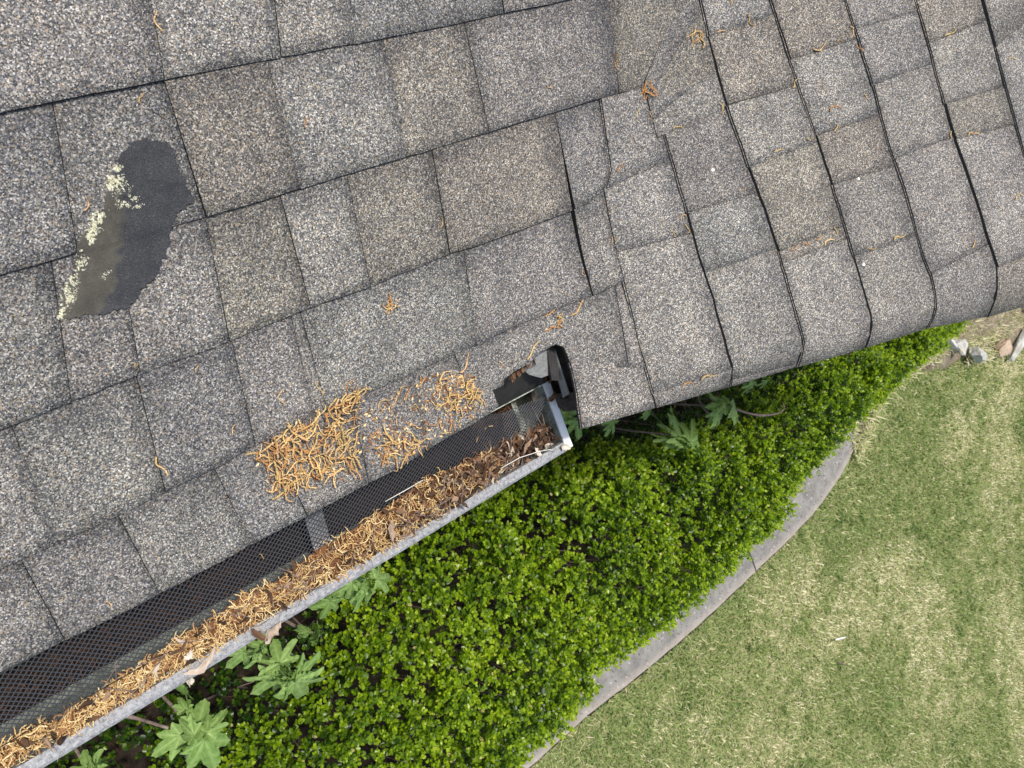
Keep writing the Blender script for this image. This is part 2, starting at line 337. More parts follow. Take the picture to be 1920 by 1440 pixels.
HYDRANGEAS=[[((-0.569, -0.565, -1.05), (-0.501, -0.531, -1.08), 1.3, 1), ((-0.571, -0.592, -1.05), (-0.572, -0.694, -1.08), 1.3, 1), ((-0.603, -0.58, -1.05), (-0.685, -0.604, -1.08), 1.2, 1), ((-0.586, -0.569, -1.05), (-0.607, -0.522, -1.08), 1.3, 1), ((-0.589, -0.594, -1.05), (-0.6, -0.646, -1.08), 1.2, 1), ((-0.573, -0.524, -1.05), (-0.567, -0.496, -1.08), 1.2, 1), ((-0.562, -0.577, -1.05), (-0.482, -0.567, -1.08), 0.8, 1), ((-0.552, -0.484, -1.05), (-0.599, -0.481, -1.08), 1, 0), ((-0.576, -0.585, -1.05), (-0.549, -0.605, -1.08), 1, 1), ((-0.586, -0.578, -1.05), (-0.605, -0.594, -1.08), 1, 1)], [((-0.36, -0.507, -0.95), (-0.34, -0.455, -0.98), 1.5, 0), ((-0.346, -0.544, -0.95), (-0.273, -0.587, -0.98), 1.1, 0), ((-0.369, -0.54, -0.95), (-0.438, -0.592, -0.98), 1.25, 0), ((-0.352, -0.552, -0.95), (-0.352, -0.65, -0.98), 1.25, 0), ((-0.361, -0.552, -0.95), (-0.381, -0.588, -0.98), 1, 0), ((-0.417, -0.442, -0.95), (-0.465, -0.481, -0.98), 1.3, 0), ((-0.4, -0.44, -0.95), (-0.415, -0.5, -0.98), 0.8, 0), ((-0.366, -0.44, -0.95), (-0.292, -0.447, -0.98), 0.8, 0), ((-0.362, -0.543, -0.95), (-0.323, -0.624, -0.98), 1, 0), ((-0.382, -0.445, -0.95), (-0.408, -0.419, -0.98), 1, 0)], [((-0.126, -0.428, -0.95), (-0.188, -0.469, -0.98), 1.2, 0), ((-0.107, -0.439, -0.95), (-0.091, -0.512, -0.98), 1.1, 0), ((-0.103, -0.434, -0.95), (-0.04, -0.486, -0.98), 1.1, 0), ((-0.132, -0.42, -0.95), (-0.195, -0.437, -0.98), 0.9, 0), ((-0.186, -0.441, -0.95), (-0.216, -0.5, -0.98), 0.9, 0), ((-0.191, -0.44, -0.95), (-0.243, -0.454, -0.98), 0.7, 0), ((-0.076, -0.438, -0.95), (0.006, -0.484, -0.98), 0.8, 0), ((-0.111, -0.426, -0.95), (-0.092, -0.398, -0.98), 1.2, 0), ((-0.123, -0.435, -0.95), (-0.137, -0.48, -0.98), 1, 0)], [((-0.22, -0.55, -1.15), (-0.211, -0.52, -1.18), 1.2, 1), ((-0.208, -0.559, -1.15), (-0.158, -0.567, -1.18), 1.2, 1), ((-0.217, -0.557, -1.15), (-0.226, -0.584, -1.18), 1, 1), ((-0.21, -0.564, -1.15), (-0.2, -0.6, -1.18), 1, 1)], [((-0.801, -0.553, -1.15), (-0.79, -0.51, -1.18), 1.3, 0), ((-0.799, -0.555, -1.15), (-0.763, -0.542, -1.18), 0.9, 0), ((-0.794, -0.564, -1.15), (-0.765, -0.582, -1.18), 1, 0), ((-0.808, -0.554, -1.15), (-0.821, -0.54, -1.18), 1, 0)], [((1.488, -0.773, -1.35), (1.558, -0.659, -1.38), 1.1, 0), ((1.503, -0.784, -1.35), (1.632, -0.717, -1.38), 0.7, 0), ((1.464, -0.761, -1.35), (1.441, -0.689, -1.38), 0.8, 0), ((1.51, -0.797, -1.35), (1.624, -0.774, -1.38), 1, 0), ((1.487, -0.782, -1.35), (1.458, -0.787, -1.38), 1, 0), ((1.396, -0.592, -1.35), (1.408, -0.658, -1.38), 1.2, 1), ((1.445, -0.636, -1.35), (1.501, -0.702, -1.38), 1.1, 1)], [((1.709, -0.722, -1.3), (1.721, -0.85, -1.33), 1.3, 1), ((1.705, -0.711, -1.3), (1.633, -0.687, -1.33), 1.2, 1), ((1.74, -0.697, -1.3), (1.794, -0.667, -1.33), 1.3, 1), ((1.731, -0.736, -1.3), (1.798, -0.823, -1.33), 1.1, 1), ((1.692, -0.729, -1.3), (1.654, -0.783, -1.33), 1.1, 1), ((1.723, -0.723, -1.3), (1.818, -0.729, -1.33), 1.1, 1), ((1.701, -0.69, -1.3), (1.699, -0.663, -1.33), 1.2, 1)], [((1.997, -0.731, -1.35), (1.963, -0.76, -1.38), 1.2, 0), ((2.058, -0.744, -1.35), (2.047, -0.788, -1.38), 1.1, 0), ((2.028, -0.731, -1.35), (2.121, -0.788, -1.38), 1.1, 0)], [((1.185, -0.543, -1.35), (1.21, -0.618, -1.38), 1, 0), ((1.166, -0.539, -1.35), (1.143, -0.572, -1.38), 0.9, 0), ((1.214, -0.552, -1.35), (1.261, -0.59, -1.38), 1, 0)], [((0.894, -0.394, -1.2), (0.854, -0.477, -1.23), 1.2, 0), ((0.895, -0.424, -1.2), (0.911, -0.501, -1.23), 1, 0)]]
TWIG=[(1.789, -0.703, -1.42), (1.842, -0.758, -1.42), (1.907, -0.804, -1.42), (1.976, -0.86, -1.42), (2.069, -0.914, -1.42), (2.168, -0.948, -1.42), (2.226, -0.952, -1.42), (2.225, -0.922, -1.42)]
TWIG2=[(1.726, -0.669, -1.42), (1.728, -0.714, -1.42), (1.751, -0.761, -1.42), (1.792, -0.804, -1.42)]
KERB=[(0.874, -2.219), (1.24, -2.212), (1.606, -2.231), (1.965, -2.243), (2.366, -2.236), (2.756, -2.215), (3.115, -2.2), (3.444, -2.17), (3.825, -2.083), (4.108, -1.953)]
TILES=[
('m','n',[(-0.8279,0.1112),(-0.8098,0.1108),(-0.7912,0.1103),(-0.7722,0.1101),(-0.7527,0.1099),(-0.7328,0.1097)],[(-0.8108,0.2405),(-0.795,0.2413),(-0.7788,0.242),(-0.7623,0.2428),(-0.7454,0.2436),(-0.7282,0.2441)]),
('m','n',[(-0.7328,0.1097),(-0.7104,0.1095),(-0.6874,0.1092),(-0.6638,0.1091),(-0.6395,0.1094),(-0.6146,0.1097)],[(-0.7282,0.2441),(-0.7038,0.2443),(-0.6787,0.2446),(-0.6527,0.2448),(-0.626,0.2451),(-0.5983,0.2453)]),
('m','c',[(-0.6146,0.1097),(-0.5924,0.11),(-0.5696,0.1102),(-0.5463,0.111),(-0.5226,0.1132),(-0.4984,0.1153)],[(-0.5983,0.2453),(-0.5769,0.245),(-0.5549,0.2446),(-0.5323,0.2442),(-0.5092,0.2438),(-0.4854,0.2436)]),
('m','n',[(-0.4984,0.1153),(-0.4819,0.1155),(-0.4651,0.1157),(-0.448,0.116),(-0.4307,0.1162),(-0.413,0.1164)],[(-0.4854,0.2436),(-0.4701,0.2444),(-0.4545,0.2451),(-0.4386,0.2459),(-0.4225,0.2467),(-0.4061,0.2472)]),
('m','n',[(-0.413,0.1164),(-0.4094,0.1165),(-0.4058,0.1165),(-0.4022,0.1166),(-0.3986,0.1166),(-0.395,0.1166)],[(-0.4061,0.2472),(-0.4035,0.2471),(-0.4009,0.247),(-0.3983,0.2469),(-0.3957,0.2469),(-0.3931,0.2468)]),
('m','l',[(-0.395,0.1166),(-0.3493,0.1157),(-0.3014,0.1146),(-0.2512,0.1135),(-0.1985,0.1124),(-0.1432,0.1114)],[(-0.3931,0.2468),(-0.3461,0.2453),(-0.2967,0.2438),(-0.2452,0.2449),(-0.191,0.2464),(-0.1333,0.2434)]),
('m','n',[(-0.1432,0.1114),(-0.0993,0.1118),(-0.0541,0.1114),(-0.0094,0.1096),(0.0338,0.1082),(0.0757,0.1065)],[(-0.1333,0.2434),(-0.094,0.243),(-0.0533,0.2427),(-0.011,0.2423),(0.0329,0.242),(0.0777,0.2416)]),
('m','n',[(-0.7974,0.2412),(-0.7733,0.2423),(-0.7484,0.2435),(-0.7227,0.2441),(-0.6963,0.2444),(-0.6689,0.2447)],[(-0.7564,0.3822),(-0.7337,0.3822),(-0.7103,0.3822),(-0.6861,0.3822),(-0.6611,0.382),(-0.6353,0.3819)]),
('m','n',[(-0.6689,0.2447),(-0.6546,0.2448),(-0.6401,0.2449),(-0.6253,0.2451),(-0.6103,0.2452),(-0.5949,0.2454)],[(-0.6353,0.3819),(-0.6225,0.3818),(-0.6094,0.3817),(-0.5961,0.3815),(-0.5825,0.3813),(-0.5688,0.3811)]),
('m','l',[(-0.5949,0.2454),(-0.5748,0.245),(-0.5542,0.2446),(-0.5331,0.2442),(-0.5114,0.2438),(-0.4892,0.2434)],[(-0.5688,0.3811),(-0.5502,0.3809),(-0.5312,0.3806),(-0.5118,0.3803),(-0.4918,0.3801),(-0.4714,0.3798)]),
('m','w',[(-0.4892,0.2434),(-0.4684,0.2445),(-0.4471,0.2455),(-0.4253,0.2466),(-0.4029,0.2471),(-0.3799,0.2464)],[(-0.4714,0.3798),(-0.4535,0.3798),(-0.4352,0.3799),(-0.4166,0.3799),(-0.3975,0.38),(-0.378,0.38)]),
('m','l',[(-0.3799,0.2464),(-0.363,0.2458),(-0.3457,0.2453),(-0.3281,0.2448),(-0.3102,0.2442),(-0.2919,0.2436)],[(-0.378,0.38),(-0.3603,0.3803),(-0.3423,0.3805),(-0.3239,0.3807),(-0.3051,0.3808),(-0.2859,0.3809)]),
('m','w',[(-0.2919,0.2436),(-0.267,0.2443),(-0.2415,0.245),(-0.2153,0.2457),(-0.1885,0.2464),(-0.161,0.2472)],[(-0.2859,0.3809),(-0.2608,0.381),(-0.2351,0.3811),(-0.2086,0.3812),(-0.1815,0.3813),(-0.1536,0.3814)]),
('m','w',[(-0.161,0.2472),(-0.1167,0.2432),(-0.071,0.2428),(-0.0233,0.2425),(0.0265,0.242),(0.0777,0.2416)],[(-0.1536,0.3814),(-0.112,0.3816),(-0.0686,0.3818),(-0.0235,0.3819),(0.0236,0.3821),(0.0728,0.3823)]),
('m','c',[(-0.7111,0.3822),(-0.6919,0.3822),(-0.6723,0.3821),(-0.6522,0.382),(-0.6315,0.3818),(-0.6103,0.3817)],[(-0.6828,0.5152),(-0.6637,0.5158),(-0.644,0.5163),(-0.6237,0.5168),(-0.603,0.5168),(-0.5817,0.517)]),
('m','n',[(-0.6103,0.3817),(-0.5844,0.3813),(-0.5576,0.381),(-0.5298,0.3806),(-0.5011,0.3802),(-0.4714,0.3798)],[(-0.5817,0.517),(-0.5605,0.5172),(-0.5387,0.5175),(-0.5162,0.5177),(-0.4931,0.5179),(-0.4694,0.5181)]),
('m','w',[(-0.4714,0.3798),(-0.4488,0.3798),(-0.4257,0.3799),(-0.4018,0.3799),(-0.3774,0.38),(-0.3523,0.3804)],[(-0.4694,0.5181),(-0.4468,0.518),(-0.4236,0.5179),(-0.3998,0.5179),(-0.3752,0.5178),(-0.35,0.5177)]),
('m','n',[(-0.3523,0.3804),(-0.3231,0.3807),(-0.2931,0.3809),(-0.2621,0.381),(-0.2301,0.3811),(-0.197,0.3813)],[(-0.35,0.5177),(-0.3207,0.5176),(-0.2905,0.5173),(-0.2592,0.5171),(-0.2267,0.5169),(-0.1931,0.517)]),
('m','w',[(-0.197,0.3813),(-0.1705,0.3814),(-0.1434,0.3815),(-0.1156,0.3816),(-0.0869,0.3817),(-0.0575,0.3818)],[(-0.1931,0.517),(-0.1689,0.517),(-0.144,0.5171),(-0.1184,0.5171),(-0.0922,0.5172),(-0.0653,0.5172)]),
('m','n',[(-0.0575,0.3818),(-0.0093,0.382),(0.0411,0.3822),(0.0938,0.3824),(0.1491,0.3827),(0.2069,0.3823)],[(-0.0653,0.5172),(-0.0153,0.5176),(0.0371,0.518),(0.0922,0.5184),(0.1503,0.5188),(0.2114,0.5198)]),
('m','l',[(-0.6457,0.5163),(-0.6135,0.5168),(-0.5799,0.5171),(-0.5447,0.5174),(-0.5079,0.5177),(-0.4694,0.5181)],[(-0.6249,0.6343),(-0.5927,0.6374),(-0.5592,0.64),(-0.5243,0.6424),(-0.4877,0.645),(-0.4493,0.6476)]),
('m','l',[(-0.4694,0.5181),(-0.4439,0.518),(-0.4177,0.5179),(-0.3907,0.5178),(-0.3627,0.5177),(-0.3338,0.5177)],[(-0.4493,0.6476),(-0.423,0.6494),(-0.396,0.6508),(-0.368,0.6522),(-0.339,0.6537),(-0.3091,0.6553)]),
('m','l',[(-0.3338,0.5177),(-0.315,0.5175),(-0.2957,0.5174),(-0.276,0.5172),(-0.2559,0.5171),(-0.2353,0.517)],[(-0.3091,0.6553),(-0.291,0.6562),(-0.2725,0.6572),(-0.2536,0.6583),(-0.2343,0.6594),(-0.2146,0.6604)]),
('m','c',[(-0.2353,0.517),(-0.1922,0.517),(-0.1472,0.5171),(-0.0999,0.5172),(-0.0503,0.5174),(0.0018,0.5177)],[(-0.2146,0.6604),(-0.1745,0.6626),(-0.1327,0.6647),(-0.089,0.667),(-0.0432,0.6693),(0.0047,0.6718)]),
('m','l',[(0.0018,0.5177),(0.0407,0.518),(0.081,0.5183),(0.1228,0.5186),(0.1663,0.5191),(0.2114,0.5198)],[(0.0047,0.6718),(0.0433,0.6737),(0.0834,0.6757),(0.125,0.6779),(0.1683,0.68),(0.2134,0.6823)]),
('m','n',[(-0.8789,0.0072),(-0.8578,0.0071),(-0.8362,0.0069),(-0.814,0.0057),(-0.7912,0.0043),(-0.7677,0.0028)],[(-0.8726,0.1122),(-0.8535,0.1118),(-0.8338,0.1113),(-0.8137,0.1108),(-0.793,0.1104),(-0.7717,0.1101)]),
('m','c',[(-0.7677,0.0028),(-0.7474,0.0016),(-0.7266,0.0008),(-0.7052,0.0002),(-0.6833,-0.0004),(-0.6609,-0.001)],[(-0.7717,0.1101),(-0.7522,0.1099),(-0.7322,0.1097),(-0.7117,0.1095),(-0.6907,0.1093),(-0.6691,0.109)]),
('m','n',[(-0.6609,-0.001),(-0.6384,-0.0014),(-0.6153,-0.0015),(-0.5917,-0.0015),(-0.5674,-0.0016),(-0.5426,-0.0017)],[(-0.6691,0.109),(-0.647,0.1093),(-0.6244,0.1096),(-0.6012,0.1099),(-0.5773,0.1101),(-0.5529,0.1104)]),
('m','c',[(-0.5426,-0.0017),(-0.527,-0.0019),(-0.5112,-0.0021),(-0.4952,-0.0023),(-0.4789,-0.0025),(-0.4623,-0.0027)],[(-0.5529,0.1104),(-0.5383,0.1117),(-0.5236,0.1131),(-0.5086,0.1144),(-0.4934,0.1154),(-0.4777,0.1156)]),
('m','n',[(-0.4623,-0.0027),(-0.4438,-0.0029),(-0.4249,-0.003),(-0.4057,-0.0031),(-0.3862,-0.0032),(-0.3662,-0.0034)],[(-0.4777,0.1156),(-0.4551,0.1159),(-0.4319,0.1162),(-0.4082,0.1165),(-0.3838,0.1164),(-0.3587,0.1159)]),
('m','n',[(-0.3662,-0.0034),(-0.3459,-0.0039),(-0.3252,-0.0044),(-0.3044,-0.0037),(-0.2833,-0.0023),(-0.262,-0.0009)],[(-0.3587,0.1159),(-0.3392,0.1154),(-0.3192,0.115),(-0.2989,0.1146),(-0.2782,0.1141),(-0.257,0.1137)]),
('m','n',[(-0.262,-0.0009),(-0.2431,0.0004),(-0.224,0.0016),(-0.204,0.0012),(-0.1837,0.0009),(-0.1641,0.0024)],[(-0.257,0.1137),(-0.2426,0.1134),(-0.2281,0.113),(-0.2134,0.1127),(-0.1984,0.1124),(-0.1833,0.1121)]),
('m','n',[(-0.1665,0.0033),(-0.1543,0.0032),(-0.1407,0.0051),(-0.1263,0.0066),(-0.1301,0.0214),(-0.1313,0.0357),(-0.1102,0.0346),(-0.108,0.0424),(-0.087,0.0484),(-0.071,0.048),(-0.0561,0.0479),(-0.0444,0.0537),(-0.0334,0.0571),(-0.0184,0.058),(-0.0065,0.0585),(0.0039,0.0497),(0.0051,0.0347),(0.0063,0.0133),(0.0272,0.0023),(0.0558,-0.0093),(0.0922,-0.0216)],[(-0.1829,0.1117),(-0.177,0.1118),(-0.171,0.112),(-0.163,0.1122),(-0.1551,0.1116),(-0.1469,0.1118),(-0.1376,0.1124),(-0.1274,0.1119),(-0.1117,0.1126),(-0.0958,0.1126),(-0.0798,0.1126),(-0.0609,0.1115),(-0.0431,0.1109),(-0.0225,0.1101),(-0.0052,0.1096),(0.0128,0.1089),(0.0288,0.1089),(0.0424,0.108),(0.0634,0.1069),(0.09,0.107),(0.1185,0.1073)]),
('m','n',[(0.0924,-0.0235),(0.106,-0.0285),(0.1197,-0.0336)],[(0.1182,0.1065),(0.1251,0.1074),(0.1321,0.1082)]),
('m','n',[(0.0847,0.2429),(0.1086,0.2425),(0.1296,0.2487),(0.1498,0.256),(0.1666,0.2777)],[(0.0728,0.3823),(0.0959,0.3822),(0.1206,0.3819),(0.1436,0.382),(0.1672,0.3828)]),
('m','n',[(0.0757,0.1065),(0.09,0.107),(0.1024,0.1074),(0.1168,0.108),(0.1316,0.1093)],[(0.0843,0.2414),(0.0989,0.2429),(0.114,0.2425),(0.133,0.2493),(0.1474,0.255)]),
('m','w',[(0.2089,0.3825),(0.2379,0.382),(0.2659,0.3812),(0.2704,0.3377),(0.2771,0.3009)],[(0.2093,0.5214),(0.3122,0.5211),(0.4062,0.483),(0.3993,0.3633),(0.395,0.3045)]),
('g','n',[(0.1672,0.3828),(0.1691,0.3312),(0.1666,0.2777),(0.1491,0.2536)],[(0.2659,0.3812),(0.2704,0.3377),(0.2753,0.3015),(0.2708,0.2603)]),
('g','l',[(0.0054,0.0237),(0.0032,0.0061),(0.0008,-0.0115),(-0.0016,-0.0291),(-0.0065,-0.0461),(-0.0104,-0.0634),(-0.0135,-0.0811)],[(0.1181,-0.0283),(0.1173,-0.0407),(0.1165,-0.0532),(0.1157,-0.0657),(0.1161,-0.0787),(0.1185,-0.0925),(0.1222,-0.1069)]),
('g','n',[(0.1454,0.2556),(0.1445,0.2393),(0.1433,0.2229),(0.1417,0.2064),(0.14,0.1899),(0.138,0.1732),(0.1357,0.1565)],[(0.276,0.2644),(0.2754,0.2434),(0.2743,0.2223),(0.2732,0.2012),(0.272,0.1799),(0.2702,0.1586),(0.2683,0.1373)]),
('g','l',[(0.1357,0.1565),(0.1337,0.1275),(0.1316,0.0984),(0.128,0.0693),(0.1243,0.04),(0.1207,0.0105),(0.1187,-0.0194),(0.1168,-0.0494),(0.1163,-0.0803)],[(0.2683,0.1373),(0.2659,0.1086),(0.2657,0.0795),(0.2655,0.0502),(0.2651,0.0208),(0.2633,-0.0087),(0.2615,-0.0384),(0.26,-0.0683),(0.2619,-0.0993)]),
('g','n',[(0.1163,-0.0803),(0.1177,-0.0889),(0.1198,-0.0978),(0.1222,-0.1069)],[(0.2619,-0.0993),(0.2632,-0.1104),(0.2677,-0.1226),(0.2726,-0.1351)]),
('g','n',[(0.2771,0.3009),(0.2766,0.2825),(0.276,0.2639),(0.2755,0.2453),(0.2745,0.2266),(0.2735,0.2078),(0.2726,0.189),(0.2712,0.1701)],[(0.3963,0.3046),(0.3965,0.284),(0.3973,0.2633),(0.398,0.2424),(0.3988,0.2215),(0.3998,0.2004),(0.401,0.1793),(0.4023,0.158)]),
('g','c',[(0.2712,0.1701),(0.2697,0.1538),(0.2683,0.1373),(0.2668,0.1208),(0.2658,0.1042),(0.2657,0.0875),(0.2656,0.0707)],[(0.4023,0.158),(0.4033,0.1416),(0.404,0.1251),(0.404,0.1086),(0.4041,0.0921),(0.4041,0.0755),(0.4041,0.0588)]),
('g','l',[(0.2656,0.0707),(0.2655,0.0475),(0.2653,0.0242),(0.2639,0.001),(0.2625,-0.0224),(0.2611,-0.0459),(0.26,-0.0695),(0.2604,-0.0937),(0.2667,-0.1201)],[(0.4041,0.0588),(0.4035,0.0333),(0.4027,0.0076),(0.4019,-0.0182),(0.401,-0.0441),(0.4002,-0.0702),(0.3989,-0.0963),(0.3948,-0.1214),(0.3993,-0.1479)]),
('g','n',[(0.2667,-0.1201),(0.2687,-0.125),(0.2706,-0.1301),(0.2726,-0.1351)],[(0.3993,-0.1479),(0.3996,-0.15),(0.3999,-0.1521),(0.4002,-0.1542)]),
('g','c',[(0.4095,0.5188),(0.4088,0.5031),(0.4076,0.4872),(0.4068,0.4711),(0.4058,0.4548),(0.4044,0.4384),(0.4027,0.4218)],[(0.5311,0.4888),(0.5309,0.4779),(0.5307,0.467),(0.5304,0.456),(0.5303,0.4451),(0.5305,0.434),(0.5307,0.423)]),
('g','w',[(0.4027,0.4218),(0.4016,0.4034),(0.4005,0.385),(0.3994,0.3665),(0.3982,0.3479),(0.3973,0.3292),(0.3965,0.3105)],[(0.5307,0.423),(0.531,0.4028),(0.5313,0.3825),(0.5316,0.3621),(0.5319,0.3416),(0.5323,0.321),(0.5331,0.3003)]),
('g','l',[(0.3965,0.3105),(0.3962,0.2928),(0.3969,0.275),(0.3975,0.2572),(0.3982,0.2393),(0.3988,0.2212),(0.3996,0.2032)],[(0.5331,0.3003),(0.5338,0.2837),(0.5344,0.2671),(0.5351,0.2504),(0.5357,0.2336),(0.5364,0.2168),(0.5369,0.1999)]),
('g','w',[(0.3996,0.2032),(0.4007,0.1847),(0.4018,0.1661),(0.4029,0.1475),(0.404,0.1288),(0.404,0.11),(0.4041,0.0912),(0.4041,0.0723),(0.4041,0.0533)],[(0.5369,0.1999),(0.5373,0.1812),(0.5377,0.1625),(0.5381,0.1437),(0.5385,0.1248),(0.5388,0.1059),(0.5388,0.0869),(0.5389,0.0678),(0.5389,0.0486)]),
('g','w',[(0.4041,0.0533),(0.4039,0.046),(0.4037,0.0387),(0.4034,0.0314)],[(0.5389,0.0486),(0.5389,0.0409),(0.5389,0.0332),(0.5389,0.0255)]),
('g','l',[(0.4034,0.0314),(0.4027,0.0084),(0.402,-0.0147),(0.4012,-0.038),(0.4005,-0.0613),(0.3995,-0.0847),(0.3981,-0.1081),(0.396,-0.1309),(0.4002,-0.1542)],[(0.5389,0.0255),(0.5387,0.0002),(0.5381,-0.0251),(0.5376,-0.0506),(0.5371,-0.0762),(0.5369,-0.102),(0.5357,-0.1276),(0.5333,-0.1524),(0.54,-0.1783)]),
('g','w',[(0.5311,0.4888),(0.5308,0.471),(0.5304,0.4531),(0.5305,0.4351),(0.5307,0.417),(0.531,0.3988),(0.5313,0.3806),(0.5316,0.3623),(0.5318,0.3439)],[(0.6664,0.4513),(0.6666,0.4374),(0.6669,0.4236),(0.6671,0.4096),(0.668,0.3957),(0.6688,0.3816),(0.6696,0.3676),(0.6704,0.3534),(0.6706,0.3393)]),
('g','l',[(0.5318,0.3439),(0.5322,0.3251),(0.5329,0.3063),(0.5336,0.2874),(0.5344,0.2683),(0.5351,0.2492),(0.5359,0.2301),(0.5366,0.2108)],[(0.6706,0.3393),(0.671,0.3202),(0.6713,0.301),(0.6717,0.2817),(0.672,0.2624),(0.6717,0.243),(0.6711,0.2235),(0.6704,0.204)]),
('g','w',[(0.5366,0.2108),(0.537,0.1933),(0.5374,0.1758),(0.5378,0.1582),(0.5382,0.1405),(0.5385,0.1227)],[(0.6704,0.204),(0.6698,0.1855),(0.6692,0.167),(0.6685,0.1483),(0.6696,0.1295),(0.6709,0.1106)]),
('g','n',[(0.5385,0.1227),(0.5388,0.1041),(0.5388,0.0855),(0.5389,0.0667),(0.5389,0.0479),(0.5389,0.029),(0.5389,0.0101),(0.5385,-0.0089)],[(0.6709,0.1106),(0.6722,0.0919),(0.6735,0.0731),(0.6741,0.0543),(0.6737,0.0355),(0.6733,0.0166),(0.6729,-0.0023),(0.6726,-0.0214)]),
('g','l',[(0.5385,-0.0089),(0.538,-0.03),(0.5376,-0.0511),(0.5371,-0.0724),(0.537,-0.0937),(0.5368,-0.1152),(0.5326,-0.1354),(0.5338,-0.1566),(0.54,-0.1783)],[(0.6726,-0.0214),(0.6721,-0.0435),(0.6729,-0.0659),(0.6758,-0.0886),(0.6764,-0.1111),(0.6741,-0.1334),(0.6703,-0.1551),(0.6684,-0.1756),(0.6717,-0.1957)]),
('g','n',[(0.6664,0.4513),(0.6667,0.4324),(0.667,0.4134),(0.668,0.3943),(0.6692,0.3752),(0.6703,0.3559)],[(0.8059,0.4125),(0.8057,0.3995),(0.8055,0.3864),(0.8053,0.3733),(0.8052,0.3602),(0.8052,0.347)]),
('g','c',[(0.6703,0.3559),(0.6707,0.336),(0.6711,0.3159),(0.6714,0.2958),(0.6718,0.2756),(0.6722,0.2553)],[(0.8052,0.347),(0.8051,0.3285),(0.805,0.31),(0.805,0.2914),(0.8048,0.2727),(0.8045,0.2539)]),
('g','l',[(0.6722,0.2553),(0.6715,0.2365),(0.6709,0.2178),(0.6702,0.1989),(0.6696,0.18),(0.669,0.161),(0.6688,0.1419),(0.6701,0.1225)],[(0.8045,0.2539),(0.8042,0.2347),(0.8039,0.2155),(0.8036,0.1962),(0.8033,0.1768),(0.803,0.1573),(0.8026,0.1377),(0.8035,0.118)]),
('g','l',[(0.6701,0.1225),(0.672,0.0959),(0.6738,0.069),(0.6738,0.0421),(0.6733,0.0152),(0.6727,-0.012),(0.6722,-0.0392),(0.673,-0.0668),(0.6766,-0.0948)],[(0.8035,0.118),(0.8055,0.0923),(0.8075,0.0664),(0.8095,0.0404),(0.8115,0.0142),(0.8125,-0.0121),(0.8135,-0.0385),(0.8144,-0.065),(0.8154,-0.0917)]),
('g','n',[(0.6766,-0.0948),(0.6759,-0.1159),(0.6737,-0.137),(0.6696,-0.1572),(0.6684,-0.1766),(0.6717,-0.1957)],[(0.8154,-0.0917),(0.8164,-0.1202),(0.8142,-0.148),(0.806,-0.1745),(0.8064,-0.2011),(0.8203,-0.2312)]),
('g','w',[(0.8059,0.4125),(0.8056,0.3921),(0.8053,0.3716),(0.8052,0.3511),(0.8051,0.3304),(0.805,0.3097),(0.805,0.2888)],[(0.943,0.3744),(0.9423,0.3606),(0.9415,0.3469),(0.9407,0.333),(0.9405,0.3191),(0.9403,0.3052),(0.9401,0.2912)]),
('g','l',[(0.805,0.2888),(0.8048,0.2705),(0.8045,0.2521),(0.8042,0.2336),(0.8039,0.215),(0.8036,0.1964),(0.8033,0.1777)],[(0.9401,0.2912),(0.9398,0.2709),(0.9395,0.2505),(0.9392,0.2301),(0.939,0.2095),(0.9389,0.1889),(0.9388,0.1681)]),
('g','w',[(0.8033,0.1777),(0.803,0.1614),(0.8028,0.145),(0.8026,0.1285),(0.8039,0.1119)],[(0.9388,0.1681),(0.9388,0.1501),(0.9387,0.1319),(0.9386,0.1137),(0.939,0.0954)]),
('g','l',[(0.8039,0.1119),(0.8063,0.0813),(0.8087,0.0504),(0.8111,0.0194),(0.8125,-0.0118),(0.8136,-0.0432),(0.8148,-0.0748),(0.8159,-0.1066),(0.8171,-0.1386)],[(0.939,0.0954),(0.9408,0.0659),(0.9427,0.0361),(0.9446,0.0062),(0.9465,-0.0239),(0.9485,-0.0543),(0.9504,-0.0848),(0.9518,-0.1155),(0.9524,-0.1463)]),
('g','w',[(0.8171,-0.1386),(0.8116,-0.1563),(0.8061,-0.1741),(0.8044,-0.1918),(0.8109,-0.2109),(0.8203,-0.2312)],[(0.9524,-0.1463),(0.9529,-0.1684),(0.949,-0.1894),(0.9469,-0.2108),(0.9633,-0.2366),(0.9699,-0.2568)])]

# ------------------------------------------------------------------ roof surface (plan height field)
A = math.radians(18.43); TA = math.tan(A); CA = math.cos(A); XV = -.10498; EXP = .143; S4 = .11612; XR = .10215
def S(x, y):
    x = np.asarray(x, float); y = np.asarray(y, float)
    m = y*TA; g = (x-XV)*TA; K = .03
    h = np.maximum(K-np.abs(m-g), 0)/K
    z = np.maximum(m, g)+h*h*K/4
    t = (x-XV)/CA; y0 = -.107-.153*(t-.53); d = np.maximum(y0-y, 0); r = .03
    wgt = np.clip((t-.12)/.25, 0, 1)*(t > .12)
    return z-wgt*np.where(d < r, d*d/(2*r), r/2+(d-r))
def rake_y(x): return np.interp(x, RX, RY)
RX = [-.0135, .1254, .2732, .3983, .5367, .6683, .8214, .9135, 2.4]; RY = [-.0811, -.1092, -.1363, -.1543, -.178, -.1953, -.2326, -.2463, -.49]

# ------------------------------------------------------------------ house
house = empty('house', (0, .5, -2.45), 'shingled house roof corner where a main slope meets a smaller gable in a valley', 'house')
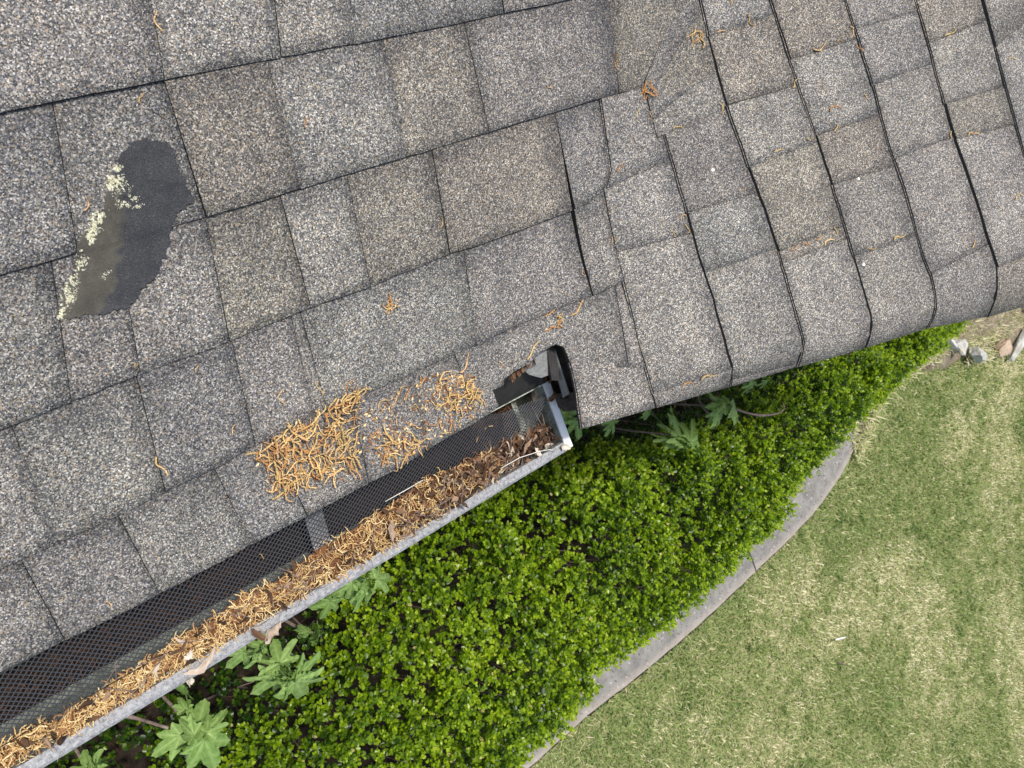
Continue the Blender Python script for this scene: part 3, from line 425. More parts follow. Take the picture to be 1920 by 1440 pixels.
# decks
def deck(name, sel, gx, gy):
    X, Y = np.meshgrid(gx, gy, indexing='ij'); Z = S(X, Y)-.006
    nx, ny = X.shape; I = np.arange(nx*ny).reshape(nx, ny)
    Fq = np.stack([I[:-1, :-1], I[1:, :-1], I[1:, 1:], I[:-1, 1:]], -1).reshape(-1, 4)
    cx = (X[:-1, :-1]+X[1:, 1:]).ravel()/2; cy = (Y[:-1, :-1]+Y[1:, 1:]).ravel()/2
    Fq = Fq[sel(cx, cy)]
    me = mesh(name, np.stack([X, Y, Z], -1).reshape(-1, 3), Fq, M['felt'], smooth=True)
    return obj(name, me, house)
gx = np.arange(-2.1, 2.32, .02); gy = np.arange(-.58, 1.62, .02)
mroof = deck('main_roof', lambda x, y: (y > x-XV) & (y > .012) & ~((x > -.15) & (y < .075)), gx, gy)
groof = deck('gable_roof', lambda x, y: (y <= x-XV) & (y > rake_y(x)+.022) & (x > .012) & ~((x < .02) & (y < .075)), gx, gy)

TONES = {'n': (.98,.98,1.0), 'w': (1.0,.965,.925), 'c': (.93,.945,.98), 'l': (1.10,1.10,1.11), 'd': (.8,.8,.83)}
bvh_parts = []
def shingle(kind, tone, B, T, ext=.028):
    B = np.asarray(B, float); T = np.asarray(T, float); n = len(B)
    # close joint of about a millimetre and a half at both ends
    for P in (B, T):
        for i, j in ((0, 1), (-1, -2)):
            d = P[j]-P[i]; L = np.linalg.norm(d)+1e-9; P[i] = P[i]+d/L*min(.0004 if kind == 'm' else .0001, L*.2)
    B = B+rng.normal(0, .0004, B.shape)
    th = .0040 if kind == 'm' else .0046
    lam = rng.choice([0., .0008, .0018]); seed = rng.random()*50
    vs = np.array([0, .12, .4, .7, 1.0])
    D = T-B; Ln = np.linalg.norm(D, axis=1, keepdims=True)+1e-9
    rows = [B+D*v for v in vs]+[T+D/Ln*ext]
    vv = np.r_[vs, 1+ext/np.maximum(Ln.mean(), .02)]
    V = []; UV = []
    for v, R in zip(vv, rows):
        h = th*(2-v)+lam*(1-.6*min(v, 1))+.0014*(vnoise(R[:, 0], R[:, 1], 18, seed)-.5)
        if v == 0: h = h-.0006
        if v > 1: h = np.full(len(R), th*.55)
        V.append(np.c_[R, S(R[:, 0], R[:, 1])+h]); UV += [(u, v) for u in np.linspace(0, 1, n)]
    nv = len(vv); top = np.concatenate(V)
    F = []; mi = []
    for j in range(nv-1):
        for i in range(n-1):
            F.append((j*n+i, j*n+i+1, (j+1)*n+i+1, (j+1)*n+i)); mi.append(0)
    # rim: down both sides and along the butt
    dbl = kind == 'g' and rng.random() < .65
    rim = [j*n for j in range(nv-1, -1, -1)]+list(range(1, n))+[j*n+n-1 for j in range(1, nv)]
    low = top[rim].copy(); low[:, 2] -= th+lam+.0016
    base = len(top); VV = np.concatenate([top, low]); UV += [UV[r] for r in rim]
    for k in range(len(rim)-1):
        F.append((rim[k], base+k, base+k+1, rim[k+1])); mi.append(1)
    if dbl:                                               # second laminate layer showing as a lip under the butt
        mid = top[rim].copy(); mid[:, 2] -= (th+lam)*.45
        lip = mid.copy(); kb = [k for k, r in enumerate(rim) if r < n]
        for k in kb: dv = -D[rim[k]]/Ln[rim[k]]; lip[k, :2] += dv*rng.uniform(.0012, .0026)
        low = lip.copy(); low[:, 2] -= (th+lam)*.55+.0016
        m_ = len(rim); VV = np.concatenate([top, mid, lip, low]); UV = UV[:base]+[UV[r] for r in rim]*3
        F = F[:(nv-1)*(n-1)]; mi = mi[:(nv-1)*(n-1)]
        for k in range(m_-1):
            for lv in range(3):
                a0 = rim[k] if lv == 0 else base+(lv-1)*m_+k; a1 = rim[k+1] if lv == 0 else base+(lv-1)*m_+k+1
                F.append((a0, base+lv*m_+k, base+lv*m_+k+1, a1)); mi.append(0 if lv == 1 else 1)
    # face upwards
    a, b, c = top[0], top[1], top[n]
    if np.cross(b-a, c-a)[2] < 0: F = [f[::-1] for f in F]
    cen = VV.mean(0)
    me = bpy.data.meshes.new('shingle'); me.from_pydata([tuple(v) for v in VV-cen], [], F)
    me.materials.append(M['shingle']); me.materials.append(M['edge'])
    me.polygons.foreach_set('material_index', mi)
    sm = np.array([m == 0 for m in mi]); me.polygons.foreach_set('use_smooth', sm)
    ul = me.uv_layers.new(name='UVMap'); li = np.empty(len(me.loops), dtype=np.int32); me.loops.foreach_get('vertex_index', li)
    ul.data.foreach_set('uv', np.asarray(UV, np.float32)[li].ravel()); me.update()
    o = bpy.data.objects.new('shingle', me); par = mroof if kind == 'm' else groof
    link(o, par); o.matrix_parent_inverse = par.matrix_world.inverted(); o.location = cen
    t = np.array(TONES[tone])*np.array([1.07,1.075,1.05])*rng.uniform(.94, 1.06)*rng.uniform(.99, 1.01, 3); o.color = (*t, 1)
    bvh_parts.append((VV, F))
    return o
bpy.context.view_layer.update()
for kind, tone, B, T in TILES: shingle(kind, tone, B, T)
tn = lambda: random.choice('nnncwl')
def strip(kind, f, a, b, wd=(.17, .34)):
    """tiles along a row: f(p) gives (butt point, head point); p from a to b"""
    p = a; sg = 1 if b > a else -1
    while (b-p)*sg > .03:
        e = p+sg*random.uniform(*wd)
        if (b-e)*sg < .1: e = b
        ps = np.linspace(p, e, 4); q = [f(v) for v in ps]
        shingle(kind, tn(), [v[0] for v in q], [v[1] for v in q]); p = e
# the courses run on past the edges of the picture
mtiles = [t for t in TILES if t[0] == 'm']
ys = [0.0]+[CA*(S4+k*EXP) for k in range(0, 10)]
for k in range(0, 10):
    yb, yt = ys[k], ys[k+1]
    if k < 5:
        firsts = [t for t in mtiles if abs(t[2][0][1]-yb) < .03]
        x0 = min(t[2][0][0] for t in firsts); t0 = [t for t in firsts if t[2][0][0] == x0][0]
        strip('m', lambda p, c=t0[2][0], d=t0[3][0]: ((p, c[1]), (p+(d[0]-c[0]), d[1])), x0, -2.05)
        if k == 4: strip('m', lambda p: ((p, yb), (p*1.0+.12*(p-.21)/.2, yt)), .212, yb+XV+.012)
    else:
        strip('m', lambda p: ((p*(yb+XV+.02+2.05)-2.05, yb), (p*(yt+XV+.02+2.05)-2.05, yt)), 0, 1, (.07, .13))
xs = [XV+CA*(XR+k*EXP) for k in range(0, 17)]
for k in range(2, 17):
    xb = xs[k]; xt = xb+CA*EXP; vy = lambda x: x-XV+.02
    if k <= 6:
        y0 = max([t[2][0][1] for t in TILES if t[0] == 'g' and abs(t[2][0][0]-xb) < .03]+[-9]+[t[2][-1][1]-.01 for t in TILES if t[0] == 'm' and abs(t[2][-1][0]-xb) < .02])
        if y0 < vy(xb)-.08: strip('g', lambda p: ((xb, vy(xb)+(y0-vy(xb))*(1-p)), (xt, vy(xt)+(y0-vy(xt))*(1-p))), 0, 1, (.3, .5))
    else:
        strip('g', lambda p: ((xb, rake_y(xb)*(1-p)+vy(xb)*p), (xt, rake_y(xt)*(1-p)+vy(xt)*p)), 0, 1, (.12, .24))
from mathutils.bvhtree import BVHTree
bvV, bvF = join(bvh_parts); bvh = BVHTree.FromPolygons([tuple(v) for v in bvV], bvF)
def top(x, y):
    hit = bvh.ray_cast(Vector((x, y, 3)), Vector((0, 0, -1)))
    return hit[0].z if hit[0] is not None else float(S(x, y))
def normal(x, y, e=.01):
    dx = float(S(x+e, y)-S(x-e, y))/(2*e); dy = float(S(x, y+e)-S(x, y-e))/(2*e)
    return Vector((-dx, -dy, 1)).normalized()

# walls, fascia and the metal round the torn corner
wp = [box(-3, 7.5, .33, .5, -2.6, -.03)]
obj('wall', mesh('wall', *join(wp), M['siding']), house)
obj('fascia', mesh('fascia', *box(-2.1, -.016, -.003, .011, -.20, -.072), M['wood']), house)
Vr, Fr = [], []
rx = np.linspace(.035, 2.3, 14)
for x in rx:
    y = float(rake_y(x)); z = float(S(x, y+.07))
    Vr += [(x, y+.03, z-.17), (x, y+.055, z-.17), (x, y+.055, z-.022), (x, y+.03, z-.03)]
for i in range(len(rx)-1):
    for j in range(4): Fr.append((i*4+j, i*4+(j+1) % 4, (i+1)*4+(j+1) % 4, (i+1)*4+j))
Fr += [(3,2,1,0), tuple(len(Vr)-4+i for i in range(4))]
obj('rake_board', mesh('rake_board', Vr, Fr, M['wood']), house)
obj('drip_edge', mesh('drip_edge', *slab([(-.21,.052,.004), (-.21,-.0105,-.068), (.022,-.0105,-.068), (.022,.052,.010)], np.array([0,.002,-.004])), M['dark_metal']), house)
obj('flashing', mesh('flashing', *slab([(-.052,.040,.0), (-.012,.056,.014), (.006,.056,.014), (-.004,.010,-.008), (-.017,.011,-.012), (-.040,.026,-.008)], np.array([.002,.001,-.005])), M['grey_metal'], smooth=False), house)
obj('flashing_flange', mesh('flashing_flange', *slab([(-.004,.056,.014), (.010,.056,.016), (.0035,-.004,.006), (-.007,.002,.0)], np.array([.001,0,-.006])), M['dark_metal']), house)
obj('metal_strip', mesh('metal_strip', *hexa([(.0085,.046,.002), (.011,.046,.002), (.0125,-.036,-.012), (.010,-.036,-.012), (.0085,.046,.014), (.011,.046,.014), (.0125,-.030,.006), (.010,-.030,.006)]), M['grey_metal']), house)
cav = [hexa([(.014,-.05,-.12), (.075,-.05,-.12), (.075,.09,-.12), (.014,.09,-.12), (.014,-.05,-.10), (.075,-.05,-.10), (.075,.09,-.10), (.014,.09,-.10)]), box(-.03, .09, .075, .085, -.12, .02), box(.075, .085, -.05, .075, -.12, .04)]
obj('soffit', mesh('soffit', *join(cav), M['wood']), house)
obj('fascia_end', mesh('fascia_end', *hexa([(.022,-.062,-.044), (.052,-.072,-.040), (.058,-.050,-.040), (.026,-.042,-.044), (.016,-.062,-.030), (.048,-.072,-.024), (.056,-.050,-.024), (.022,-.042,-.030)]), M['wood']), house)

# tar patch with lichen, lying over the course step
PP = np.array(PATCH)
g = .0016; px = np.arange(PP[:, 0].min()-.004, PP[:, 0].max()+.004, g); py = np.arange(PP[:, 1].min()-.004, PP[:, 1].max()+.004, g)
X, Y = np.meshgrid(px, py, indexing='ij')
wob = .0035
edg = .0045*(rng.random(X.shape)-.5)*(vnoise(X, Y, 40, 11) > .45)
ins = inpoly(X+edg+wob*(vnoise(X, Y, 260, 1)-.5)+2*wob*(vnoise(X, Y, 70, 5)-.5), Y+wob*(vnoise(X, Y, 260, 2)-.5)+2*wob*(vnoise(X, Y, 70, 6)-.5), PP)
Z = np.zeros_like(X)
for i in range(X.shape[0]):
    for j in range(X.shape[1]):
        if ins[i, j]: Z[i, j] = top(X[i, j], Y[i, j])
Zs = Z.copy()
for _ in range(22):
    acc = Z*0; cnt = Z*0
    for di in (-1, 0, 1):
        for dj in (-1, 0, 1):
            m_ = np.roll(ins, (di, dj), (0, 1)); acc += np.roll(Zs, (di, dj), (0, 1))*m_; cnt += m_
    Zs = np.where(ins, acc/np.maximum(cnt, 1), 0)
Zs = np.where(ins, np.maximum(Zs+.0011+.0012*vnoise(X, Y, 120, 3), Z+.0005), 0)
idx = -np.ones(X.shape, int); idx[ins] = np.arange(ins.sum())
q4 = np.stack([idx[:-1, :-1], idx[1:, :-1], idx[1:, 1:], idx[:-1, 1:]], -1).reshape(-1, 4); q4 = q4[(q4 >= 0).all(1)]
# browner and more worn towards the lichen side
line = np.array([(-.545, .455), (-.560, .395), (-.585, .345), (-.61, .318)])
xl = np.interp(Y, line[::-1, 1], line[::-1, 0]); wear = np.clip((xl-X)/.008+.5+1.4*(vnoise(X, Y, 150, 9)-.5), 0, 1)
wear *= np.clip((.437-Y)/.004, 0, 1)
obj('tar_patch', mesh('tar_patch', np.stack([X, Y, Zs], -1)[ins], q4, M['tar'], smooth=True, attrs={'wear': wear[ins]}), mroof)
parts, tones = [], []
for L, dens in zip(LICHEN, (1.0, 1.0, 1.4, .35, .4)):
    L = np.array(L); c = L.min(0); d = L.max(0)
    for _ in range(int(2400*dens)):
        x, y = rng.uniform(c-.006, d+.006)
        fz = abs(rng.normal(0, .0022)); an = rng.random()*6.28
        if not inpoly(np.array([x+fz*math.cos(an)]), np.array([y+fz*math.sin(an)]), L)[0] or vnoise(x, y, 330, 4) < .34: continue
        r = rng.uniform(.0005, .0014); z = max(top(x, y), top(x+.0015, y), top(x-.0015, y))+.0017
        k = 5; an = rng.random()*6
        V = [(x, y, z+r*.7)]+[(x+r*rng.uniform(.7, 1.3)*math.cos(an+i*2*math.pi/k), y+r*rng.uniform(.7, 1.3)*math.sin(an+i*2*math.pi/k), z-.0010) for i in range(k)]
        parts.append((V, [(0, 1+i, 1+(i+1) % k) for i in range(k)])); tones += [rng.random()]*(k+1)
V, F = join(parts); tag(obj('lichen', mesh('lichen', V, F, M['lichen'], attrs={'tone': tones}), mroof), kind='stuff')

# ------------------------------------------------------------------ gutter
GX0, GX1 = -2.1, .025
gut = empty('gutter', (-.5, -.07, -.165), 'grey weathered rain gutter filled with litter below the roof edge', 'gutter')
prof = [(-.0127,-.072), (-.0127,-.165), (-.092,-.165), (-.100,-.150), (-.104,-.125), (-.128,-.108), (-.133,-.098), (-.133,-.082)]
inn = [(-.0142,-.072), (-.0142,-.1635), (-.091,-.1635), (-.0985,-.149), (-.1025,-.124), (-.1265,-.1065), (-.1315,-.097), (-.1315,-.082)]
loop = prof+inn[::-1]; n = len(loop)
nx = 24; gxs = np.linspace(GX0, GX1, nx)
V = [(x, y, z) for x in gxs for y, z in loop]
F = [(i*n+j, i*n+(j+1) % n, (i+1)*n+(j+1) % n, (i+1)*n+j) for i in range(nx-1) for j in range(n)]+[tuple(range(n-1, -1, -1)), tuple((nx-1)*n+j for j in range(n))]
obj('trough', mesh('trough', V, F, M['trough']), gut)
rp = [(-.1345,-.100), (-.1385,-.094), (-.1395,-.080), (-.1375,-.0735), (-.1335,-.0712), (-.124,-.0712), (-.1205,-.0728), (-.1200,-.083), (-.1212,-.083), (-.1222,-.0745), (-.1300,-.0755), (-.1335,-.081)]
n = len(rp); nx = 90; gxs = np.linspace(GX0, GX1+.004, nx); V = []
for x in gxs:
    wv = .0016*(vnoise(x, 0, 9, 3)-.5)+.0006*(vnoise(x, 0, 60, 3)-.5)
    V += [(x, y+wv, z+wv*.6) for y, z in rp]
F = [(i*n+j, i*n+(j+1) % n, (i+1)*n+(j+1) % n, (i+1)*n+j) for i in range(nx-1) for j in range(n)]+[tuple(range(n-1, -1, -1)), tuple((nx-1)*n+j for j in range(n))]
obj('front_rim', mesh('front_rim', V, F, M['rim'], smooth=False), gut)
capo = [(-.0135,-.0735), (-.0135,-.164), (-.092,-.164), (-.1005,-.149), (-.104,-.125), (-.1275,-.108), (-.1320,-.098), (-.1320,-.0735)]
cp = [(GX1-.0012, y, z) for y, z in capo]
ec = obj('end_cap', mesh('end_cap', *slab(cp, np.array([.0015,0,0])), M['trough']), gut)
obj('cap_flange', mesh('cap_flange', *slab([(.0215,-.0115,-.0660), (.0215,-.060,-.0665), (.0215,-.134,-.0695), (.0365,-.134,-.0695), (.0365,-.060,-.0665), (.0365,-.0115,-.0660)], np.array([0,0,-.0035])), M['white']), ec)
def strap(x):
    P = [(-.010,-.068), (-.03,-.083), (-.07,-.098), (-.105,-.094), (-.128,-.0760)]
    V = []
    for y, z in P: V += [(x-.014, y, z), (x+.014, y, z), (x+.014, y, z-.0022), (x-.014, y, z-.0022)]
    F = [(i*4+j, i*4+(j+1) % 4, (i+1)*4+(j+1) % 4, (i+1)*4+j) for i in range(len(P)-1) for j in range(4)]+[(3,2,1,0), tuple(len(V)-4+i for i in range(4))]
    obj('hanger_strap', mesh('hanger_strap', V, F, M['strap']), gut)
for x in (-.425, -1.2): strap(x)

# ------------------------------------------------------------------ gutter guard: expanded metal, every strand real
def guard_pt(x, v):
    """v 0 at the shingles, 1 at the front of the gutter"""
    xq = [-.17, -.14, -.11, -.08, -.02, .035]
    yu = np.interp(x, xq, [.010, .004, -.010, -.0205, -.027, -.034]); zu = np.interp(x, xq, [.0028, -.012, -.040, -.060, -.066, -.069])
    k = np.clip((x+.17)/.1, 0, 1)
    yl, zl = -.119, -.086
    y = yu+(yl-yu)*v; z = zu+(zl-zu)*v-.010*np.sin(np.pi*v)*(1-.6*k)+.003*(vnoise(x, v*.3, 7, 2)-.5)*np.sin(np.pi*np.clip(v+.1, 0, 1))
    return np.stack([np.broadcast_to(x, y.shape), y, z], -1)
du, rows_n = .0080, 34
nu = int((.03-GX0)/du)+2
P0, P1 = [], []
jj, ii = np.meshgrid(np.arange(rows_n), np.arange(nu), indexing='ij')
xa = .032-ii*du+(jj % 2)*du/2-du/2
for sgn in (-1, 1):
    xb = xa+sgn*du/2; va = jj/rows_n; vb = (jj+1)/rows_n
    xr = .032-.075*np.clip(vb*1.15, 0, 1)
    ok = (xa < xr) & (xb < xr)
    P0.append(guard_pt(xa, va)[ok]); P1.append(guard_pt(xb, vb)[ok])
P0 = np.concatenate(P0); P1 = np.concatenate(P1)
d = P1-P0; d /= np.linalg.norm(d, axis=1)[:, None]
up = np.array([0, .5, .86]); sd_ = np.cross(d, up); sd_ /= np.linalg.norm(sd_, axis=1)[:, None]; nn = np.cross(sd_, d)
wr = .00074
ring = lambda P: np.stack([P+sd_*wr, P-sd_*wr, P-nn*wr*1.6], 1)
V = np.concatenate([ring(P0-d*.0003), ring(P1+d*.0003)], 1).reshape(-1, 3)
b0 = (np.arange(len(P0))*6)[:, None]
F = np.concatenate([b0+np.array(f) for f in ([0,1,4,3], [1,2,5,4], [2,0,3,5])])
grd = obj('gutter_guard', mesh('gutter_guard', V, F, M['mesh']))
tag(grd, 'black diamond mesh guard sagging into the gutter and loose at its right end', 'gutter guard')

# ------------------------------------------------------------------ catkins
def catkin_variant(L=1.0):
    nr, k = 26, 6
    s = np.linspace(0, 1, nr); cv = rng.normal(0, .8)
    kink = np.cumsum(rng.normal(0, .16, nr)+(rng.random(nr) < .07)*rng.normal(0, .9, nr))
    ang = cv*(s-.5)+kink; dx = np.cos(ang); dy = np.sin(ang)
    x = np.r_[0, np.cumsum((dx[1:]+dx[:-1])/2)]/(nr-1); y = np.r_[0, np.cumsum((dy[1:]+dy[:-1])/2)]/(nr-1)
    a = math.atan2(y[-1]-y[0], x[-1]-x[0]); x, y = x*math.cos(a)+y*math.sin(a), -x*math.sin(a)+y*math.cos(a)
    z = .05*np.sin(s*math.pi*rng.uniform(.8, 2.5)+rng.random()*3)
    P = np.stack([x-x.mean(), y-y.mean(), z-z.min()], 1)
    r = .030*(1-.4*s**3)*np.where(np.arange(nr) % 2 == 0, rng.uniform(1.0, 1.55, nr), rng.uniform(.5, .85, nr)); r[0] *= .5; r[-1] *= .4
    V, F = tube(P, r, k, cap=False)
    V += rng.normal(0, .009, V.shape)
    return V, np.array(F)
VAR = [catkin_variant() for _ in range(18)]
def catkin_batch(n, place, Lr, thick=1.0):
    """many catkins in one mesh; place(i) gives x, y, z, heading, tilt, tone"""
    Vs, Fs, Ts, off = [], [], [], 0
    for i in range(n):
        p = place(i)
        if p is None: continue
        x, y, z, hd, tl, tone = p
        V, F = VAR[rng.integers(len(VAR))]; L = rng.uniform(*Lr); V = V.copy()
        sc = np.array([L, L, L]); fat = thick*.038/max(L, .02); V = V*sc
        V[:, 2] *= 1.0
        c, s_ = math.cos(tl), math.sin(tl); V = np.c_[V[:, 0]*c+V[:, 2]*s_, V[:, 1], -V[:, 0]*s_+V[:, 2]*c]
        c, s_ = math.cos(hd), math.sin(hd); V = np.c_[V[:, 0]*c-V[:, 1]*s_, V[:, 0]*s_+V[:, 1]*c, V[:, 2]]
        Vs.append(V+np.array([x, y, z])); Fs.append(F+off); off += len(V); Ts.append(np.full(len(V), tone))
    return np.concatenate(Vs), np.concatenate(Fs), np.concatenate(Ts)
CM = []
for V, F in VAR:
    CM.append(mesh('catkin', V, F, M['catkin'], smooth=True, attrs={'tone': np.clip(.62+rng.normal(0, .06, len(V)), 0, 1)}))
def put_catkin(x, y, hd, L, lift, tone, label, group=None, var=None, tilt=0.0):
    o = bpy.data.objects.new('catkin', CM[rng.integers(len(CM)) if var is None else var]); COL.objects.link(o)
    nrm = normal(x, y); t = Vector((math.cos(hd), math.sin(hd), 0)); t = (t-nrm*t.dot(nrm)).normalized(); b = nrm.cross(t)
    Rm = Matrix((t, b, nrm)).transposed().to_4x4() @ Matrix.Rotation(tilt, 4, 'Y')
    # thickness stays near 3 mm whatever the length
    wsc = .041*min(1.25, max(.62, (L/.036)**.5))*rng.uniform(.85, 1.15)
    o.matrix_world = Matrix.Translation((x, y, top(x, y)+lift+.0005)) @ Rm @ Matrix.Diagonal((L, L*.5+wsc*.5, wsc, 1))
    o.color = (*tone, 1); tag(o, label, 'catkin', group); return o
YEL = lambda: tuple(np.array((1.0, rng.uniform(.94, 1.08), rng.uniform(.85, 1.15)))*rng.uniform(.78, 1.22))
RUS = lambda: tuple(np.array((.86, .66, .55))*rng.uniform(.8, 1.05))
for x, y, hd, L, kind, lab in SINGLES:
    onmesh = y < -.01 and x < .03
    o = put_catkin(x, y, hd, L, 0, RUS() if kind else YEL(), lab)
    if onmesh: o.location.z = float(guard_pt(np.array(x), np.array(min(1, max(0, (.01-y)/.129))))[2])+.003
def cluster(poly, n, Lr, lift, label, group, rust=.2):
    poly = np.array(poly); a, b = poly.min(0), poly.max(0); k = 0
    while k < n:
        x, y = rng.uniform(a, b)
        if not inpoly(np.array([x]), np.array([y]), poly)[0]: continue
        put_catkin(x, y, rng.random()*6.28, rng.uniform(*Lr), rng.random()**1.5*lift, RUS() if rng.random() < rust else YEL(), label, group, tilt=rng.normal(0, .12)); k += 1
cluster(HEAP, 116, (.020, .040), .013, 'tan catkin tangled in the large heap on the shingles above the gutter mesh', 'catkins in the large heap', .22)
cluster(SCAT, 42, (.010, .024), .002, 'small catkin scattered on the lowest shingles between the large heap and the torn corner', 'catkins scattered beside the heap', .35)
cluster(KNOT, 20, (.020, .034), .007, 'catkin in the loose knot right of the large heap just above the mesh', 'catkins in the knot above the mesh', .2)
cluster(TUFT, 28, (.016, .030), .007, 'catkin in the scattered tuft below the forked catkin near the torn corner', 'catkins in the tuft by the torn corner', .2)
TL = {'a': 'catkin in the small tuft alone on a shingle above the scattered tuft', 'b': 'catkin in the ring shaped clump just above the roof hole',
      'c': 'rusty catkin in the clump stuck in the valley fold', 'd': 'catkin in the branching clump at the top of the third side course'}
TG = {'a': 'catkins in the small lone tuft', 'b': 'catkins in the ring clump', 'c': 'catkins in the valley clump', 'd': 'catkins in the branching clump'}
for (cx, cy), r, nm in TUFTS:
    for i in range(7 if nm != 'b' else 10):
        a_ = rng.random()*6.28; rr = r*(.9 if nm == 'b' else rng.random())
        put_catkin(cx+rr*math.cos(a_), cy+rr*math.sin(a_)*.8, a_+1.57+rng.normal(0, .5), rng.uniform(.015, .027), rng.random()*.004, RUS() if (nm == 'c' or rng.random() < .3) else YEL(), TL[nm], TG[nm])
# crumbs: bracts and scales too small to pick apart
parts, tones = [], []
for poly, n in ((SCAT, 420), (HEAP, 260), (KNOT, 110), (TUFT, 150)):
    poly = np.array(poly); a, b = poly.min(0)-.012, poly.max(0)+.012
    for _ in range(n):
        x, y = rng.uniform(a, b)
        if y < .006 or not inpoly(np.array([x]), np.array([y]), (poly-poly.mean(0))*1.12+poly.mean(0))[0]: continue
        r = rng.uniform(.0008, .0024); an = rng.random()*6.28; z = top(x, y)+.0012
        c, s_ = math.cos(an)*r, math.sin(an)*r
        V = [(x+c*1.6, y+s_*1.6, z), (x-s_*.7, y+c*.7, z+r*.6), (x-c*1.6, y-s_*1.6, z+r*.2), (x+s_*.7, y-c*.7, z+r*.3)]
        parts.append((V, [(0,1,2,3)])); tones += [rng.choice([.05, .15, .3, .7, .9])]*4
hp = np.array(HEAP); hc = hp.mean(0)
def place_heap(i):
    pl = (hp-hc)*.96+hc if i < 150 else np.array(KNOT if i < 165 else TUFT)
    a_, b_ = pl.min(0), pl.max(0); x, y = rng.uniform(a_, b_)
    if not inpoly(np.array([x]), np.array([y]), pl)[0]: return None
    return x, y, top(x, y)+.001+rng.random()*(.007 if i < 150 else .002), rng.random()*6.28, rng.normal(0, .15), float(np.clip(rng.normal(.5, .2), 0, 1))
V3, F3, T3 = catkin_batch(185, place_heap, (.014, .030))
V, F = join(parts); V = np.concatenate([V, V3]); F = [tuple(f) for f in F]+[tuple(f+len(parts)*4) for f in F3]; tones = np.concatenate([tones, T3])
cr = obj('catkin_crumbs', mesh('catkin_crumbs', V, np.array(F), M['catkin'], attrs={'tone': tones}))
tag(cr, 'tan and reddish catkin crumbs sprinkled on the lowest shingles', 'litter', kind='stuff')
# the long pile in the gutter
PI, PO = np.array(PILE_IN), np.array(PILE_OUT)
pin = lambda x: np.interp(x, PI[:, 0], PI[:, 1]); pout = lambda x: np.interp(x, PO[:, 0], PO[:, 1])
def pile_h(x, y):
    a, b = pout(x)-.004, pin(x); f = (y-a)/(b-a+1e-6); wd = b-a
    return np.clip(np.sin(np.pi*np.clip(f, 0, 1)), 0, 1)**.6*wd*.36
def base_z(x, y): return float(guard_pt(np.array(x), np.array(min(1.0, max(0, (.01-y)/.129))))[2])
def place_pile(i):
    x = rng.uniform(-2.05, -.12) if i % 5 else rng.uniform(-.95, -.12)
    if x > -.26 and rng.random() < (x+.26)/.2: return None
    a, b = pout(x)-.003, pin(x)+.003; y = rng.uniform(a, b)
    if abs(y-(a+b)/2) > (b-a)*rng.uniform(.38, .56): return None
    z = base_z(x, y)+.003+pile_h(x, y)*rng.uniform(.55, 1.05)+rng.random()*.003
    return x, y, z, rng.random()*6.28, rng.normal(0, .35), float(np.clip(rng.normal(.64, .24) if rng.random() > .12 else rng.uniform(0, .3), 0, 1))
V, F, T_ = catkin_batch(4300, place_pile, (.010, .026))
# a low mound of compacted litter underneath
mx = np.arange(-2.08, -.02, .006); mf = np.linspace(0, 1, 9); MV = []
for x in mx:
    a, b = float(pout(x))+.001, float(pin(x))-.003
    for f in mf:
        y = a+(b-a)*f; MV.append((x, y, base_z(x, y)+(float(pile_h(x, y))*.62 if x < -.14 else .004)+.006*(vnoise(x, y, 150, 3)-.5)-(.004 if f in (0, 1) else 0)))
n9 = len(mf); MF = np.array([(i*n9+j, (i+1)*n9+j, (i+1)*n9+j+1, i*n9+j+1) for i in range(len(mx)-1) for j in range(n9-1)])
MV = np.array(MV); mt = np.where(MV[:, 0] > -.3, .0, .06)+.08*(vnoise(MV[:, 0], MV[:, 1], 200, 2)-.5)
V2 = np.concatenate([V, MV]); F2 = np.concatenate([F, MF+len(V)])
pile = obj('catkin_pile', mesh('catkin_pile', V2, F2, M['catkin'], smooth=True, attrs={'tone': np.concatenate([T_, mt])}))
tag(pile, 'long ridge of tan catkins caught on the mesh along the gutter front', 'litter', kind='stuff')
def deadleaf(L, W, curl, seed, n=8):
    s = np.linspace(0, 1, n); wv = np.sin(np.pi*np.clip(s, .02, .99)**.8)**.8*W/2
    r_ = np.random.default_rng(int(seed*1e4) % 9973); e1 = r_.uniform(.55, 1.2, n); e2 = r_.uniform(.55, 1.2, n)
    bend = r_.normal(0, .18)*L*(s-.5)**2*4; tws = r_.normal(0, .9)
    V = []
    for i in range(n):
        z = curl*L*(s[i]-.5)**2+r_.normal(0, .02)*L; a = tws*(s[i]-.5)+.25
        for sg, e in ((-1, e1[i]), (-.45, .9), (0, 0), (.45, .9), (1, e2[i])):
            w_ = wv[i]*sg*e; V.append((s[i]*L-L/2, bend[i]+w_*math.cos(a*sg), z+abs(w_)*math.sin(abs(a)+abs(curl)*.5*abs(sg))))
    F = [(i*5+j, (i+1)*5+j, (i+1)*5+j+1, i*5+j+1) for i in range(n-1) for j in range(4)]
    return np.array(V), np.array(F)
def rot(V, hd, tl=0, rl=0):
    Rz = np.array(Matrix.Rotation(hd, 3, 'Z') @ Matrix.Rotation(tl, 3, 'Y') @ Matrix.Rotation(rl, 3, 'X')); return V @ Rz.T
Vs, Fs, Ts, off = [], [], [], 0
def addp(V, F, tone):
    global off
    Vs.append(V); Fs.append(F+off); Ts.append(np.full(len(V), tone) if np.isscalar(tone) else tone); off += len(V)
